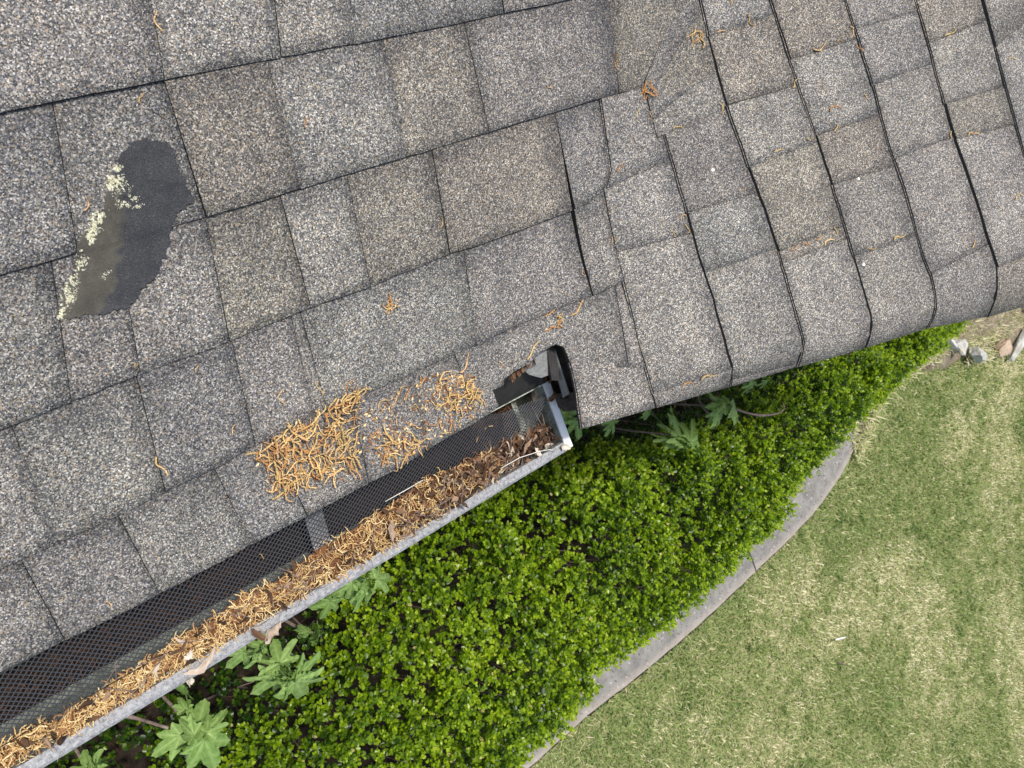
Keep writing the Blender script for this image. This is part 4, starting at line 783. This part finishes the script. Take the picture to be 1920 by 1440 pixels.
for i in range(330):
    x = .008-abs(rng.normal(0, .13)); x = min(.012, x) if i % 6 else rng.uniform(-.9, -.2)
    a, b = pout(max(x, -.02)), pin(min(x, -.03)); y = rng.uniform(a+.002, b-.002)
    V, F = deadleaf(rng.uniform(.008, .028), rng.uniform(.003, .009), rng.normal(0, 1.1), rng.random()*6)
    addp(rot(V, rng.random()*6.28, rng.normal(0, .4), rng.normal(0, .5))+np.array([x, y, base_z(x, y)+.004+rng.random()*.012+(float(pile_h(x, y)) if x < -.14 else 0)]), F, float(rng.choice([.0, .03, .1, .2, .35, .45, .65, .85])))
lit = obj('leaf_litter', mesh('leaf_litter', np.concatenate(Vs), np.concatenate(Fs), M['dead'], smooth=True, attrs={'tone': np.concatenate(Ts)}))
tag(lit, 'brown dead leaf scraps packed at the open end of the gutter', 'litter', kind='stuff')
# stems and pale stalks among the litter
parts = []
for i in range(70):
    x = rng.uniform(-.32, .0) if i < 46 else rng.uniform(-1.0, -.3); y = rng.uniform(-.117, -.066); hd = rng.normal(.3, .9); L = rng.uniform(.025, .075)
    z = base_z(x, y)+.012+(float(pile_h(x, y)) if x < -.14 else 0); cv = rng.normal(0, .15)
    s = np.linspace(-.5, .5, 6); P = np.stack([x+L*s*math.cos(hd)-cv*L*s*s*math.sin(hd), np.clip(y+L*s*math.sin(hd)+cv*L*s*s*math.cos(hd), -.119, -.02), z+.004*np.cos(s*3)+0*s], 1)
    parts.append(tube(P, .0005, 4))
V, F = join(parts); st = obj('stem_litter', mesh('stem_litter', V, F, M['bark'])); tag(st, 'thin dry leaf stems lying in the gutter litter', 'litter', kind='stuff')
# silt on the gutter floor under the mesh
sx = np.arange(-2.08, .012, .008); sy = np.linspace(-.09, -.016, 12); SV = []
for x in sx:
    for y in sy:
        SV.append((x, y, -.162+(.030*vnoise(x, y, 6, 8)+.012*vnoise(x, y, 90, 2))*np.clip((-.33-x)/.15, .12, 1)*math.sin(math.pi*(y+.094)/.082)))
ns = len(sy); SF = np.array([(i*ns+j, (i+1)*ns+j, (i+1)*ns+j+1, i*ns+j+1) for i in range(len(sx)-1) for j in range(ns-1)])
def place_silt(i):
    x = -.5-abs(rng.normal(0, .5)) if i % 8 else rng.uniform(-.13, .0); y = rng.uniform(-.082, -.025)
    return x, y, -.140+.028*(vnoise(x, y, 6, 8)-.3), rng.random()*6.28, rng.normal(0, .3), float(rng.uniform(-.1, .14))
V, F, T_ = catkin_batch(560, place_silt, (.010, .022))
sl = obj('gutter_silt', mesh('gutter_silt', np.concatenate([np.array(SV), V]), np.concatenate([SF, F+len(SV)]), [M['catkin'], M['soil']], smooth=True, mi=[1]*len(SF)+[0]*len(F), attrs={'tone': np.concatenate([np.full(len(SV), -.2), T_])}))
tag(sl, 'rusty brown decayed litter on the gutter floor seen through the mesh', 'litter', kind='stuff')
# rotting flakes in the roof hole
Vs, Fs, Ts, off = [], [], [], 0
for i in range(46):
    if i < 30: x, y, z = rng.uniform(.014, .05), rng.uniform(-.045, .045), rng.uniform(-.09, -.045)
    else:
        u = rng.random(); x, y = -.085+.055*u, .037+.008*u+rng.normal(0, .002); z = .007
    V, F = deadleaf(rng.uniform(.008, .022), rng.uniform(.004, .01), rng.normal(0, .8), rng.random()*6, 5)
    addp(rot(V, rng.random()*6.28, rng.normal(0, .5), rng.normal(0, .5))+np.array([x, y, z]), F, float(rng.choice([.08, .25, .35, .45])))
hl = obj('hole_litter', mesh('hole_litter', np.concatenate(Vs), np.concatenate(Fs), M['dead'], smooth=True, attrs={'tone': np.concatenate(Ts)}))
tag(hl, 'rusty rotten flakes stuck in the torn roof hole', 'litter', kind='stuff')
# single dead leaves and pale bits that stand out
def lone(name, loc, L, W, curl, hd, tone, label, cat, tl=0, rl=0, mat='dead'):
    V, F = deadleaf(L, W, curl, rng.random()*9, 12); V = rot(V, hd, tl, rl)
    tv = np.clip(np.full(len(V), tone)+rng.normal(0, .04, len(V)), 0, 1)
    o = obj(name, mesh(name, V, F, M[mat], smooth=True, attrs={'tone': tv})); o.location = loc
    so = o.modifiers.new('thickness', 'SOLIDIFY'); so.thickness = .0005
    tag(o, label, cat); return o
lone('dead_leaf', (-.548, -.136, -.064), .034, .022, .55, .45, .80, 'pale silvery dead leaf curled over the gutter rim', 'leaf', rl=.35)
lone('dead_leaf', (-.566, -.131, -.062), .028, .013, .6, -1.1, .36, 'brown folded dead leaf beside the pale leaf on the rim', 'leaf', rl=-.4)
lone('dead_leaf', (-.640, -.129, -.066), .05, .012, .3, .25, .82, 'long whitish rolled leaf lying along the gutter rim', 'leaf')
lone('dead_leaf', (-.664, -.140, -.072), .014, .012, .5, -.6, .95, 'small white torn leaf scrap hanging on the outside of the rim', 'leaf', tl=.5)
lone('dead_leaf', (-.345, -.090, -.036), .030, .016, .4, 1.2, .72, 'broad tan leaf scrap on top of the gutter pile', 'leaf', rl=.3)
lone('dead_leaf', (-.655, -.100, -.040), .013, .010, .3, .5, .93, 'round cream seed scale on the gutter pile', 'seed')
lone('dead_leaf', (-.490, -.066, -.046), .016, .008, .4, 1.3, .22, 'small dark brown leaf scrap standing on the mesh', 'leaf', rl=.4)
lone('dead_leaf', (-.060, -.088, -.058), .030, .010, .5, .55, .62, 'pinkish tan leaf at the open gutter end', 'leaf', rl=.3)
lone('dead_leaf', (-.045, -.108, -.060), .018, .012, .8, 1.9, .97, 'white shrivelled leaf scrap at the open gutter end', 'leaf', rl=.4)
lone('dead_leaf', (.018, -.126, -.066), .020, .014, .9, -.6, .97, 'white crumbled leaf on the gutter corner', 'leaf', rl=.4)
def stalk(pts, r, label, mat='bract'):
    V, F = tube(pts, r, 5); o = obj('stalk', mesh('stalk', V, F, M[mat], smooth=True)); tag(o, label, 'stalk'); return o
stalk([(-.125,-.098,-.052), (-.09,-.096,-.044), (-.05,-.104,-.046), (-.02,-.114,-.056), (-.005,-.124,-.066)], .0006, 'pale bowed stalk arching over the open gutter end')
stalk([(-.330,-.052,-.050), (-.300,-.050,-.042), (-.265,-.050,-.044), (-.250,-.056,-.048), (-.262,-.066,-.050)], .0006, 'fine looped pale stalk lying on the mesh above the pile')
stalk([(-.98,-.080,-.055), (-.88,-.083,-.05), (-.79,-.082,-.048), (-.70,-.083,-.045)], .0006, 'long straight pale straw lying along the gutter pile', 'dead')
stalk([(-.225,-.118,-.062), (-.20,-.112,-.05), (-.185,-.104,-.047), (-.172,-.100,-.046)], .0013, 'whitish hooked twig lying over the gutter rim', 'dead')
for (x, y, s_, lab) in ((.3365, .2205, .0034, 'white leaf flake on a dark spot of the side roof'), (.549, -.028, .003, 'small white fleck on a lower side shingle'), (-.394, .078, .003, 'tiny white chip left of the catkin heap'), (.5895, .1145, .003, 'tiny white speck below a side roof joint')):
    V = []; k = 7
    for i in range(k): V.append((s_*rng.uniform(.6, 1.1)*math.cos(i*6.28/k), s_*rng.uniform(.6, 1.1)*math.sin(i*6.28/k), .0006))
    o = obj('pale_flake', mesh('pale_flake', *slab(V, np.array([0,0,-.0016])), M['bract'])); o.location = (x, y, top(x, y)+.0012)
    o.rotation_euler = normal(x, y).to_track_quat('Z', 'Y').to_euler(); tag(o, lab, 'flake')

# ------------------------------------------------------------------ ground
GZ = -2.5
K_ = np.array([(-4, -2.20), (-1.5, -2.2)]+KERB+[(4.30, -1.72), (4.42, -1.40)])
ky = lambda x: np.interp(x, K_[:-2, 0], K_[:-2, 1])
edge_y = lambda x: np.where(np.asarray(x) < 4.1, ky(x), np.interp(x, [4.1, 4.5, 5.2, 6.0, 7.0, 9.0], [-1.95, -1.72, -1.72, -2.02, -2.2, -2.3]))
gr = obj('lawn', mesh('lawn', [(-60,-80,GZ), (80,-80,GZ), (80,60,GZ), (-60,60,GZ)], [(0,1,2,3)], M['lawn'])); tag(gr, kind='structure')
bx = np.linspace(-4, 9, 90); by = np.linspace(0, 1, 14); BV = []
for x in bx:
    a = float(edge_y(x))-.035
    for f in by:
        y = a+(.34-a)*f; BV.append((x, y, GZ+.035+.03*vnoise(x, y, 5, 4)*min(1, f*8)-(.031 if f == 0 else 0)))
nb = len(by); obj_b = obj('planting_bed', mesh('planting_bed', BV, np.array([(i*nb+j, (i+1)*nb+j, (i+1)*nb+j+1, i*nb+j+1) for i in range(len(bx)-1) for j in range(nb-1)]), M['soil'], smooth=True)); tag(obj_b, kind='structure')
dx_ = np.linspace(4.15, 9, 40); DV = []
for x in dx_:
    a = float(edge_y(x))-.10-.06*math.sin(x*5)
    for f in np.linspace(0, 1, 10): y = a+(-.6-a)*f; DV.append((x, y, GZ+(.074 if f > .06 else .003)+.02*vnoise(x, y, 6, 4)*(f > .06)))
ds = obj('bare_soil', mesh('bare_soil', DV, np.array([(i*10+j, (i+1)*10+j, (i+1)*10+j+1, i*10+j+1) for i in range(39) for j in range(9)]), M['dry_soil'], smooth=True)); tag(ds, kind='structure')
kerb = bpy.data.objects.new('kerb', None); link(kerb); tag(kerb, kind='structure'); kerb.location = (1.5, -2.1, GZ); bpy.context.view_layer.update()
def kerb_section(pts, wdt=.25, zt=-2.445):
    pts = np.asarray(pts); t = np.gradient(pts, axis=0); t /= np.linalg.norm(t, axis=1)[:, None]; nrm = np.c_[-t[:, 1], t[:, 0]]
    prof = [(0, GZ-.03, 1), (0, zt-.012, 1), (.008, zt-.003, 1), (.03, zt, .6), (.06, zt+.001, 0), (wdt-.03, zt, 0), (wdt, zt-.012, 0), (wdt, GZ-.03, 0)]
    V, E = [], []
    for i, p in enumerate(pts):
        for o_, z, e in prof:
            j = (vnoise(p[0]*1.0, o_, 14, 2)-.5)*.010*(o_ < .01)
            V.append((*(p+nrm[i]*(o_+j)), z)); E.append(e)
    n = len(prof); F = [(i*n+j, (i+1)*n+j, (i+1)*n+(j+1) % n, i*n+(j+1) % n) for i in range(len(pts)-1) for j in range(n)]
    F += [tuple(range(n)), tuple((len(pts)-1)*n+j for j in range(n-1, -1, -1))]
    o = obj('kerb_section', mesh('kerb_section', V, F, M['conc'], attrs={'edge': E}), kerb); return o
def dense(P, st=.05):
    P = np.asarray(P); s = np.r_[0, np.cumsum(np.linalg.norm(np.diff(P, axis=0), axis=1))]; t = np.arange(0, s[-1], st)
    X = np.stack([np.interp(t, s, P[:, 0]), np.interp(t, s, P[:, 1])], 1)
    for _ in range(4): X[1:-1] = (X[:-2]+2*X[1:-1]+X[2:])/4
    return X
KD = dense(K_); i0 = int(np.argmin(abs(KD[:, 0]-.0))); i1 = int(np.argmin(abs(KD[:, 0]-2.75)))
for a, b in ((0, i0), (i0, i1), (i1, len(KD))):
    P = KD[a:b].copy(); P[-1] += (P[-1]-P[-2])*.75
    kerb_section(P)

# ------------------------------------------------------------------ boxwood hedge
hx = [-1.5, -.2, .03, .36, .67, .94, 1.19, 1.5, 1.98, 2.35, 2.86, 3.65, 4.6, 5.2]
hin = [-1.05, -.93, -.80, -.69, -.63, -.63, -.68, -.76, -.90, -.95, -.98, -1.06, -1.10, -1.2]
ox = [-1.5, .66, .99, 1.37, 1.73, 2.33, 2.57, 3.2, 3.7, 4.4, 4.8, 5.2]
oy = [-1.80, -1.80, -1.74, -1.77, -1.77, -1.75, -1.63, -1.57, -1.55, -1.55, -1.52, -1.40]
hi_ = lambda x: np.interp(x, hx, hin); ho_ = lambda x: np.interp(x, ox, oy)
def hedge_top(x, y):
    """height of the clipped surface over the soil"""
    i, o = hi_(x), ho_(x); lump = .10*(vnoise(x, y, 3.2, 1)-.5)+.10*(vnoise(x, y, 8, 2)-.5)+.10*(vnoise(x, y, 17, 3)-.5)
    f_in = np.clip((i+.06+.12*(vnoise(x, y, 5, 6)-.5)-y)/.22, 0, 1); f_out = np.clip((y-o)/.32, 0, 1)
    ends = np.clip((5.15-x)/.5, 0, 1)
    main = np.sqrt(np.clip(1-(1-f_in)**2, 0, 1))*np.sqrt(np.clip(1-(1-f_out)**2, 0, 1))*np.sqrt(ends)
    zin = -1.58-.03*np.clip(x, 0, 4); hm = (zin-GZ)*main
    low = np.clip((.05-x)/.5, .0, 1)*np.clip((-.36-y)/.15, 0, 1)*.30*f_out + np.clip((x-2.2)/.4, 0, 1)*np.clip((-.7-y)/.2, 0, 1)*.16*f_out*ends
    return GZ+np.maximum(hm, low)+lump*np.maximum(main, .5*(low > .1))
hedge = empty('boxwood_hedge', (2, -1.3, GZ), 'long clipped boxwood hedge with bright small leaves beside the curved kerb', 'hedge')
LV = np.array([(0,0,0), (0,.55,-.06), (0,1,-.10), (-.30,.25,.05), (-.27,.74,.0), (.30,.25,.05), (.27,.74,.0)])
LF = np.array([(0,1,3), (1,4,3), (1,2,4), (0,5,1), (1,5,6), (1,6,2)])
def frames(d, spin):
    """orthonormal frames whose y axis is d"""
    d = d/np.linalg.norm(d, axis=1)[:, None]; r = np.where(np.abs(d[:, 2:3]) < .95, [[0, 0, 1.]], [[1., 0, 0]])
    x = np.cross(d, r); x /= np.linalg.norm(x, axis=1)[:, None]; z = np.cross(x, d)
    c, s = np.cos(spin)[:, None], np.sin(spin)[:, None]
    return x*c+z*s, d, -x*s+z*c
def hedge_shoots(n):
    X = rng.uniform(-1.5, 5.15, n*3); Y = rng.uniform(-2.0, -.35, n*3)
    # more shoots where the face is steep
    e = .02; gx_ = (hedge_top(X+e, Y)-hedge_top(X-e, Y))/(2*e); gy_ = (hedge_top(X, Y+e)-hedge_top(X, Y-e))/(2*e)
    ar = np.sqrt(1+np.minimum(gx_**2+gy_**2, 16)); H = hedge_top(X, Y)-GZ
    inner = (Y > hi_(X)-.16) & (H < .62)
    keep = (H > .10) & (rng.random(len(X)) < ar/4.1) & (~inner | (rng.random(len(X)) < .62))
    X, Y, gx_, gy_ = X[keep], Y[keep], gx_[keep], gy_[keep]; H = H[keep]
    nrm = np.stack([-gx_, -gy_, np.ones_like(gx_)], 1); nrm[:, :2] = np.clip(nrm[:, :2], -2.5, 2.5); nrm /= np.linalg.norm(nrm, axis=1)[:, None]
    dep = np.abs(rng.normal(0, 1, len(X)))**1.3*.07-.015; dep = np.minimum(dep, H*.5)
    P = np.stack([X, Y, GZ+H], 1)-nrm*dep[:, None]
    D = nrm*.75+np.array([0, 0, .35])+rng.normal(0, .38, nrm.shape)
    return P, D
P, D = hedge_shoots(26000)
D /= np.linalg.norm(D, axis=1)[:, None]
ln = rng.uniform(.022, .062, len(P)); per = 10
allV, allT = [], []
age = rng.random(len(P))
for k in range(per):
    f = k/(per-1); base = P+D*(ln*(f-.35))[:, None]
    a = (k//2)*1.57+(k % 2)*math.pi+age*6.28+rng.normal(0, .25, len(P))
    X_, Y_, Z_ = frames(D, a)
    opn = .95-.55*f
    ld = X_*opn+D*(1-opn*.75)+rng.normal(0, .16, P.shape)
    lx, ly, lz = frames(ld, rng.normal(0, .5, len(P))+0)
    # leaf faces turn their upper side to the light
    flip = np.where(lz[:, 2:3] < 0, -1., 1.); lz = lz*flip; lx = lx*flip
    sz = (rng.uniform(.015, .024, len(P))*(1-.35*f))[:, None, None]
    V = base[:, None, :]+sz*(LV[None, :, 0:1]*1.15*lx[:, None, :]+LV[None, :, 1:2]*ly[:, None, :]+LV[None, :, 2:3]*lz[:, None, :])
    allV.append(V); allT.append(np.clip(.24+.50*f+.26*(age-.5)+.30*(vnoise(P[:, 0], P[:, 1], 6, 7)-.5)+rng.normal(0, .10, len(P))-.42*((P[:, 1] > hi_(P[:, 0])-.22) & (P[:, 2] < GZ+.66)), 0, .95))  # last term: low inner leaves toned darker, deep shade put into the colour
V = np.concatenate(allV); T_ = np.concatenate(allT)
T_[rng.random(len(T_)) < .004] = 1.0
nL = len(V); F = (np.arange(nL)*7)[:, None, None]+LF[None]
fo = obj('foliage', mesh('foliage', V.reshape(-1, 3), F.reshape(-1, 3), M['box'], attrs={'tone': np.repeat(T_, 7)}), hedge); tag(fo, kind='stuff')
parts = []
for i in range(520):
    x = rng.uniform(-1.4, 5); y = rng.uniform(float(ho_(x))+.12, -.5); H = float(hedge_top(x, y))-GZ
    if H < .25: continue
    s = np.linspace(0, 1, 5); lean = rng.normal(0, .16, 2)
    parts.append(tube(np.stack([x+lean[0]*(s-1), y+lean[1]*(s-1), GZ+.04+s*(H-.07)], 1)+np.c_[rng.normal(0, .012, (5, 2)), np.zeros(5)], np.linspace(.005, .0012, 5), 5))
V, F = join(parts); tag(obj('branches', mesh('branches', V, F, M['bark']), hedge), kind='stuff')

# ------------------------------------------------------------------ oakleaf hydrangeas under the eave
def lobed(stops):
    a = np.radians([s[0] for s in stops]); r = np.array([s[1] for s in stops]); return a, r
OAK = lobed([(0,1), (6,.88), (9,.86), (14,.74), (20,.52), (25,.36), (30,.40), (38,.74), (44,.88), (49,.93), (54,.74), (61,.46), (68,.32), (76,.36), (86,.56), (93,.68), (98,.66), (107,.46), (122,.32), (150,.24), (168,.18), (180,.05)])
MAP = lobed([(0,1), (5,.90), (9,.90), (14,.76), (18,.75), (25,.54), (30,.53), (37,.70), (42,.84), (46,.86), (53,.66), (59,.62), (67,.44), (73,.44), (82,.58), (88,.60), (98,.46), (120,.34), (150,.27), (168,.20), (180,.06)])
AX = {0: np.radians([0, 48, 95]), 1: np.radians([0, 44, 86])}
def oak_mesh(var, seed, wd):
    a, r = (OAK, MAP)[var]; th = np.radians(np.arange(-180, 180, 5)); R_ = np.interp(np.abs(th), a, r)*(1+.04*np.sin(th*11+seed))
    nt_, rings = len(th), 7; V = [(0, 0, 0)]; tone = [.75]; rr_ = np.random.default_rng(int(seed*100))
    tw = rr_.normal(0, .12)
    for k in range(1, rings+1):
        f = k/rings
        for t, rad in zip(th, R_):
            x, y = rad*f*math.sin(t)*wd*.62, rad*f*math.cos(t)*.80
            dv = np.min(np.abs(np.abs(t)-AX[var])); vein = math.exp(-(dv*f/.055)**2)
            puck = .036*math.sin(f*23+2.5*dv*9)*min(1, dv*4)*f
            z = -.20*(rad*f)**2+.10*abs(dv)*f*.5+puck-.012*vein+tw*x+.05*math.sin(3*t+seed)*f*f
            V.append((x, y, z)); tone.append(min(1, max(0, .58+.30*vein+9*puck+.08*math.sin(seed*3))))
    F = [(0, 1+j, 1+(j+1) % nt_) for j in range(nt_)]
    F += [(1+(k-1)*nt_+j, 1+k*nt_+j, 1+k*nt_+(j+1) % nt_, 1+(k-1)*nt_+(j+1) % nt_) for k in range(1, rings) for j in range(nt_)]
    F = [f[::-1] for f in F]
    return mesh('leaf', V, F, M['oak'], smooth=True, attrs={'tone': tone})
LM = {(v, i): oak_mesh(v, s_, w_) for v in (0, 1) for i, (s_, w_) in enumerate(((.3, 1.1), (1.7, 1.2), (2.9, .95)))}
HL = ['broad leaved hydrangea with a pale bud at the bottom left below the gutter', 'hydrangea with deeply cut leaves in a star left of the hedge', 'hydrangea peeping out under the middle of the gutter rim',
      'small four leaved hydrangea shoot between the cut leaved plant and the hedge', 'hydrangea tip at the bottom left picture edge', 'upright pale hydrangea below the gable edge behind the hedge top',
      'fuzzy grey green hydrangea tip beside the bare twig', 'hydrangea leaves just showing under the gable edge right of the bare twig', 'drooping hydrangea leaf right of the gable corner', 'dark hydrangea leaf in the shade between gutter end and gable corner']
for pi, (leaves, lab) in enumerate(zip(HYDRANGEAS, HL)):
    node = np.mean([l[0] for l in leaves], axis=0)
    root = empty('hydrangea', (node[0], min(node[1]+.15, -.1), GZ+.05), lab, 'shrub', 'oakleaf hydrangeas under the eave')
    s = np.linspace(0, 1, 6)[:, None]; P0_ = np.array([node[0], min(node[1]+.15, -.1), GZ+.05]); P1_ = np.array([*node[:2], node[2]-.035])
    path = P0_*(1-s)+P1_*s+np.c_[.03*np.sin(s*5), .03*np.sin(s*4+1), 0*s]*(1-s)
    obj('stem', mesh('stem', *tube(path, np.linspace(.007, .004, 6), 6), M['bark'], smooth=True), root)
    for li, (b, t, wd, var) in enumerate(leaves):
        b, t = np.array(b), np.array(t); z_l = .045*math.sin(li*2.4); b[2] += z_l; t[2] += z_l-.02
        d = t-b; L = np.linalg.norm(d); yv = d/L; out = np.cross(yv, [0, 0, 1]); out /= np.linalg.norm(out)+1e-9; zv = np.cross(out, yv)
        me = LM[(var, li % 3)]; o = bpy.data.objects.new('leaf', me); link(o, root)
        sc = L/.80*(1 if var == 0 else .88)
        Mx = Matrix((Vector(out), Vector(yv), Vector(zv))).transposed().to_4x4()
        o.matrix_parent_inverse = root.matrix_world.inverted()
        o.matrix_basis = Matrix.Translation(b) @ Mx @ Matrix.Rotation(rng.normal(0, .30), 4, 'Y') @ Matrix.Rotation(rng.normal(0, .15), 4, 'X') @ Matrix.Diagonal((sc*wd*(.85 if var == 0 else .80), sc, sc, 1))
        pt = np.stack([P1_, (P1_+b)/2+np.array([0, 0, .012]), b+np.array([0, 0, -.001])])
        ps = obj('petiole', mesh('petiole', *tube(pt, .0018, 5), M['oak'], attrs=None), root)
    if pi == 0:
        V, F = tube([(node[0]+.003, node[1]-.005, node[2]+.0), (node[0]+.003, node[1]-.005, node[2]+.012), (node[0]+.003, node[1]-.005, node[2]+.02)], [.006, .010, .003], 7)
        obj('bud', mesh('bud', V, F, M['bract'], smooth=True), root)
def twig(path, r0, r1, label):
    path = np.array(path); s = np.linspace(0, 1, len(path)); t = np.linspace(0, 1, 18)
    P_ = np.stack([np.interp(t, s, path[:, i]) for i in range(3)], 1); P_[1:-1] = (P_[:-2]+2*P_[1:-1]+P_[2:])/4
    r = np.linspace(r0, r1, 18); r[[9, 10]] *= 1.4
    o = obj('twig', mesh('twig', *tube(P_, r, 6), M['bark'], smooth=True)); tag(o, label, 'twig'); return o
twig(TWIG, .0055, .0035, 'bare hooked grey twig sticking out under the gable edge')
twig(TWIG2, .005, .003, 'thin dark twig crossing behind the fuzzy hydrangea tip')
twig([(-.80,-.40,-1.35), (-.72,-.47,-1.25), (-.66,-.52,-1.18), (-.62,-.55,-1.10)], .005, .004, 'brown curved stem below the gutter at the lower left')

# dry straw mulch in the shade of the eave
parts = []
for i in range(2600):
    x = rng.uniform(-1.4, 4); y = rng.uniform(-1.1, .2); hd = rng.normal(.2, .7); L = rng.uniform(.06, .16); z = GZ+.06+rng.random()*.06
    c, s_ = math.cos(hd)*L/2, math.sin(hd)*L/2
    parts.append(([(x-c, y-s_, z), (x+.002, y+.002, z+.012), (x+c, y+s_, z+rng.normal(0, .01)), (x, y-.002, z+.009)], [(0,1,3), (1,2,3)]))
V, F = join(parts); o = obj('pine_straw', mesh('pine_straw', V, F, M['dead'], attrs={'tone': np.repeat(rng.uniform(.1, .55, 2600), 4)})); tag(o, 'brown pine straw mulch in the shade below the eave', 'mulch', kind='stuff')

# ------------------------------------------------------------------ stones at the end of the hedge
def stone(loc, size, hd, mat, seed, label):
    import bmesh
    bm = bmesh.new(); bmesh.ops.create_cube(bm, size=1); bmesh.ops.subdivide_edges(bm, edges=bm.edges[:], cuts=4, use_grid_fill=True)
    r_ = np.random.default_rng(seed); pl_ = [(r_.normal(0, 1, 3), r_.uniform(.34, .48)) for _ in range(7)]
    for v in bm.verts:
        p = np.array(v.co)
        for nrm, dd in pl_:
            nrm = nrm/np.linalg.norm(nrm); ex = p@nrm-dd
            if ex > 0: p = p-nrm*ex
        p = p*(1+.10*(vnoise(p[0]*1.3+p[2], p[1]*1.1-p[2], 4, seed)-.5)); v.co = Vector(p*np.array(size))
    me = bpy.data.meshes.new('stone'); bm.to_mesh(me); bm.free(); me.materials.append(M[mat])
    o = obj('stone', me); o.location = (loc[0], loc[1], loc[2]+.045); o.rotation_euler = (r_.normal(0, .12), r_.normal(0, .12), hd); tag(o, label, 'stone', 'edging stones past the hedge end'); return o
stone((5.83,-2.0,-2.43), (0.216,0.094,0.115), -.75, 'rock_white', 3, 'tall white stone standing out on the lawn edge past the hedge')
stone((5.60,-1.83,-2.45), (0.158,0.115,0.086), .3, 'rock_white', 8, 'grey slab stone between the hedge end and the white stone')
stone((5.45,-1.74,-2.44), (0.144,0.036,0.101), -1.0, 'rock_white', 5, 'thin white upright stone touching the hedge end')
stone((6.24,-2.12,-2.45), (0.158,0.144,0.094), .5, 'rock_tan', 4, 'tan orange stone right of the white stone')
stone((6.55,-2.18,-2.45), (0.331,0.050,0.072), .55, 'rock_white', 6, 'long narrow pale stone lying right of the tan stone')
stone((6.82,-2.10,-2.44), (0.158,0.108,0.101), .2, 'rock_white', 7, 'white blocky stone at the right picture edge')
stone((6.83,-1.92,-2.44), (0.115,0.101,0.101), .9, 'rock_white', 9, 'small white stone just under the gable edge at the far right')

# ------------------------------------------------------------------ grass
def blades(n, xr, yr, cond, hgt, name, extra=0.):
    X = rng.uniform(*xr, n); Y = rng.uniform(*yr, n); k = cond(X, Y); X, Y = X[k], Y[k]; n = len(X)
    patch = .55*vnoise(X, Y, 1.7, 3)+.30*vnoise(X, Y, 5, 4)+.25*vnoise(X, Y, 15, 5)
    dry = np.clip((patch-.46)*3.0, 0, 1)*np.clip((edge_y(X)-Y)/.25+.15, 0, 1)
    hd = rng.random(n)*6.28; L = rng.uniform(*hgt, n)*(1-.3*dry)*(.75+.6*vnoise(X, Y, 12, 9)); lean = rng.uniform(.3, 1.3, n)
    d = np.stack([np.cos(hd)*np.sin(lean), np.sin(hd)*np.sin(lean), np.cos(lean)], 1); s_ = np.stack([-np.sin(hd), np.cos(hd), 0*hd], 1)*rng.uniform(.0018, .0036, n)[:, None]
    B = np.stack([X, Y, np.full(n, GZ+(.06 if name == 'weeds' else 0))], 1); Mi = B+d*(L*.55)[:, None]; Tp = Mi+(d+np.array([0, 0, -.45]))*(L*.5)[:, None]; Tp[:, 2] = np.maximum(Tp[:, 2], GZ+.004)
    V = np.stack([B-s_, B+s_, Mi+s_*.8, Mi-s_*.8, Tp], 1).reshape(-1, 3); b = (np.arange(n)*5)[:, None]
    F = np.concatenate([b+np.array([0,1,2]), b+np.array([0,2,3]), b+np.array([3,2,4])])
    tone = np.clip(.36+extra+rng.normal(0, .15, n)+dry*rng.uniform(0, .75, n)+(rng.random(n) < .10)*.35-.5*(vnoise(X, Y, 9, 12) > .86)*rng.random(n)-.25*(vnoise(X, Y, 26, 13) > .8), 0, 1)
    return obj(name, mesh(name, V, F, M['grass'], attrs={'tone': np.repeat(tone, 5)}))
lawn_ok = lambda X, Y: (Y < edge_y(X)-.022*(.4+1.2*vnoise(X, Y, 14, 8)))
g1 = blades(300000, (.2, 7.6), (-5.9, -1.7), lambda X, Y: lawn_ok(X, Y) & (Y > -2.0-.75*X-1.4), (.022, .05), 'grass')
tag(g1, 'short patchy lawn grass with dry straw coloured spots', 'grass', kind='stuff')
g2 = blades(24000, (4.0, 7.6), (-2.3, -1.0), lambda X, Y: (Y > edge_y(X)-.1) & (vnoise(X, Y, 4, 1) > .3), (.03, .10), 'weeds', .35)
tag(g2, 'sparse weedy grass growing round the stones past the hedge', 'weeds', kind='stuff')
def stick(P_, r, label, mat):
    o = obj('stick', mesh('stick', *tube(P_, r, 6), M[mat], smooth=True)); tag(o, label, 'stick')
stick([(3.25,-3.02,GZ+.03), (3.30,-3.04,GZ+.034), (3.35,-3.065,GZ+.03)], .006, 'short white stick lying on the lawn', 'bract')
stick([(3.21,-3.17,GZ+.026), (3.245,-3.20,GZ+.028), (3.27,-3.23,GZ+.026)], .005, 'short grey stick beside the white one on the lawn', 'bark')
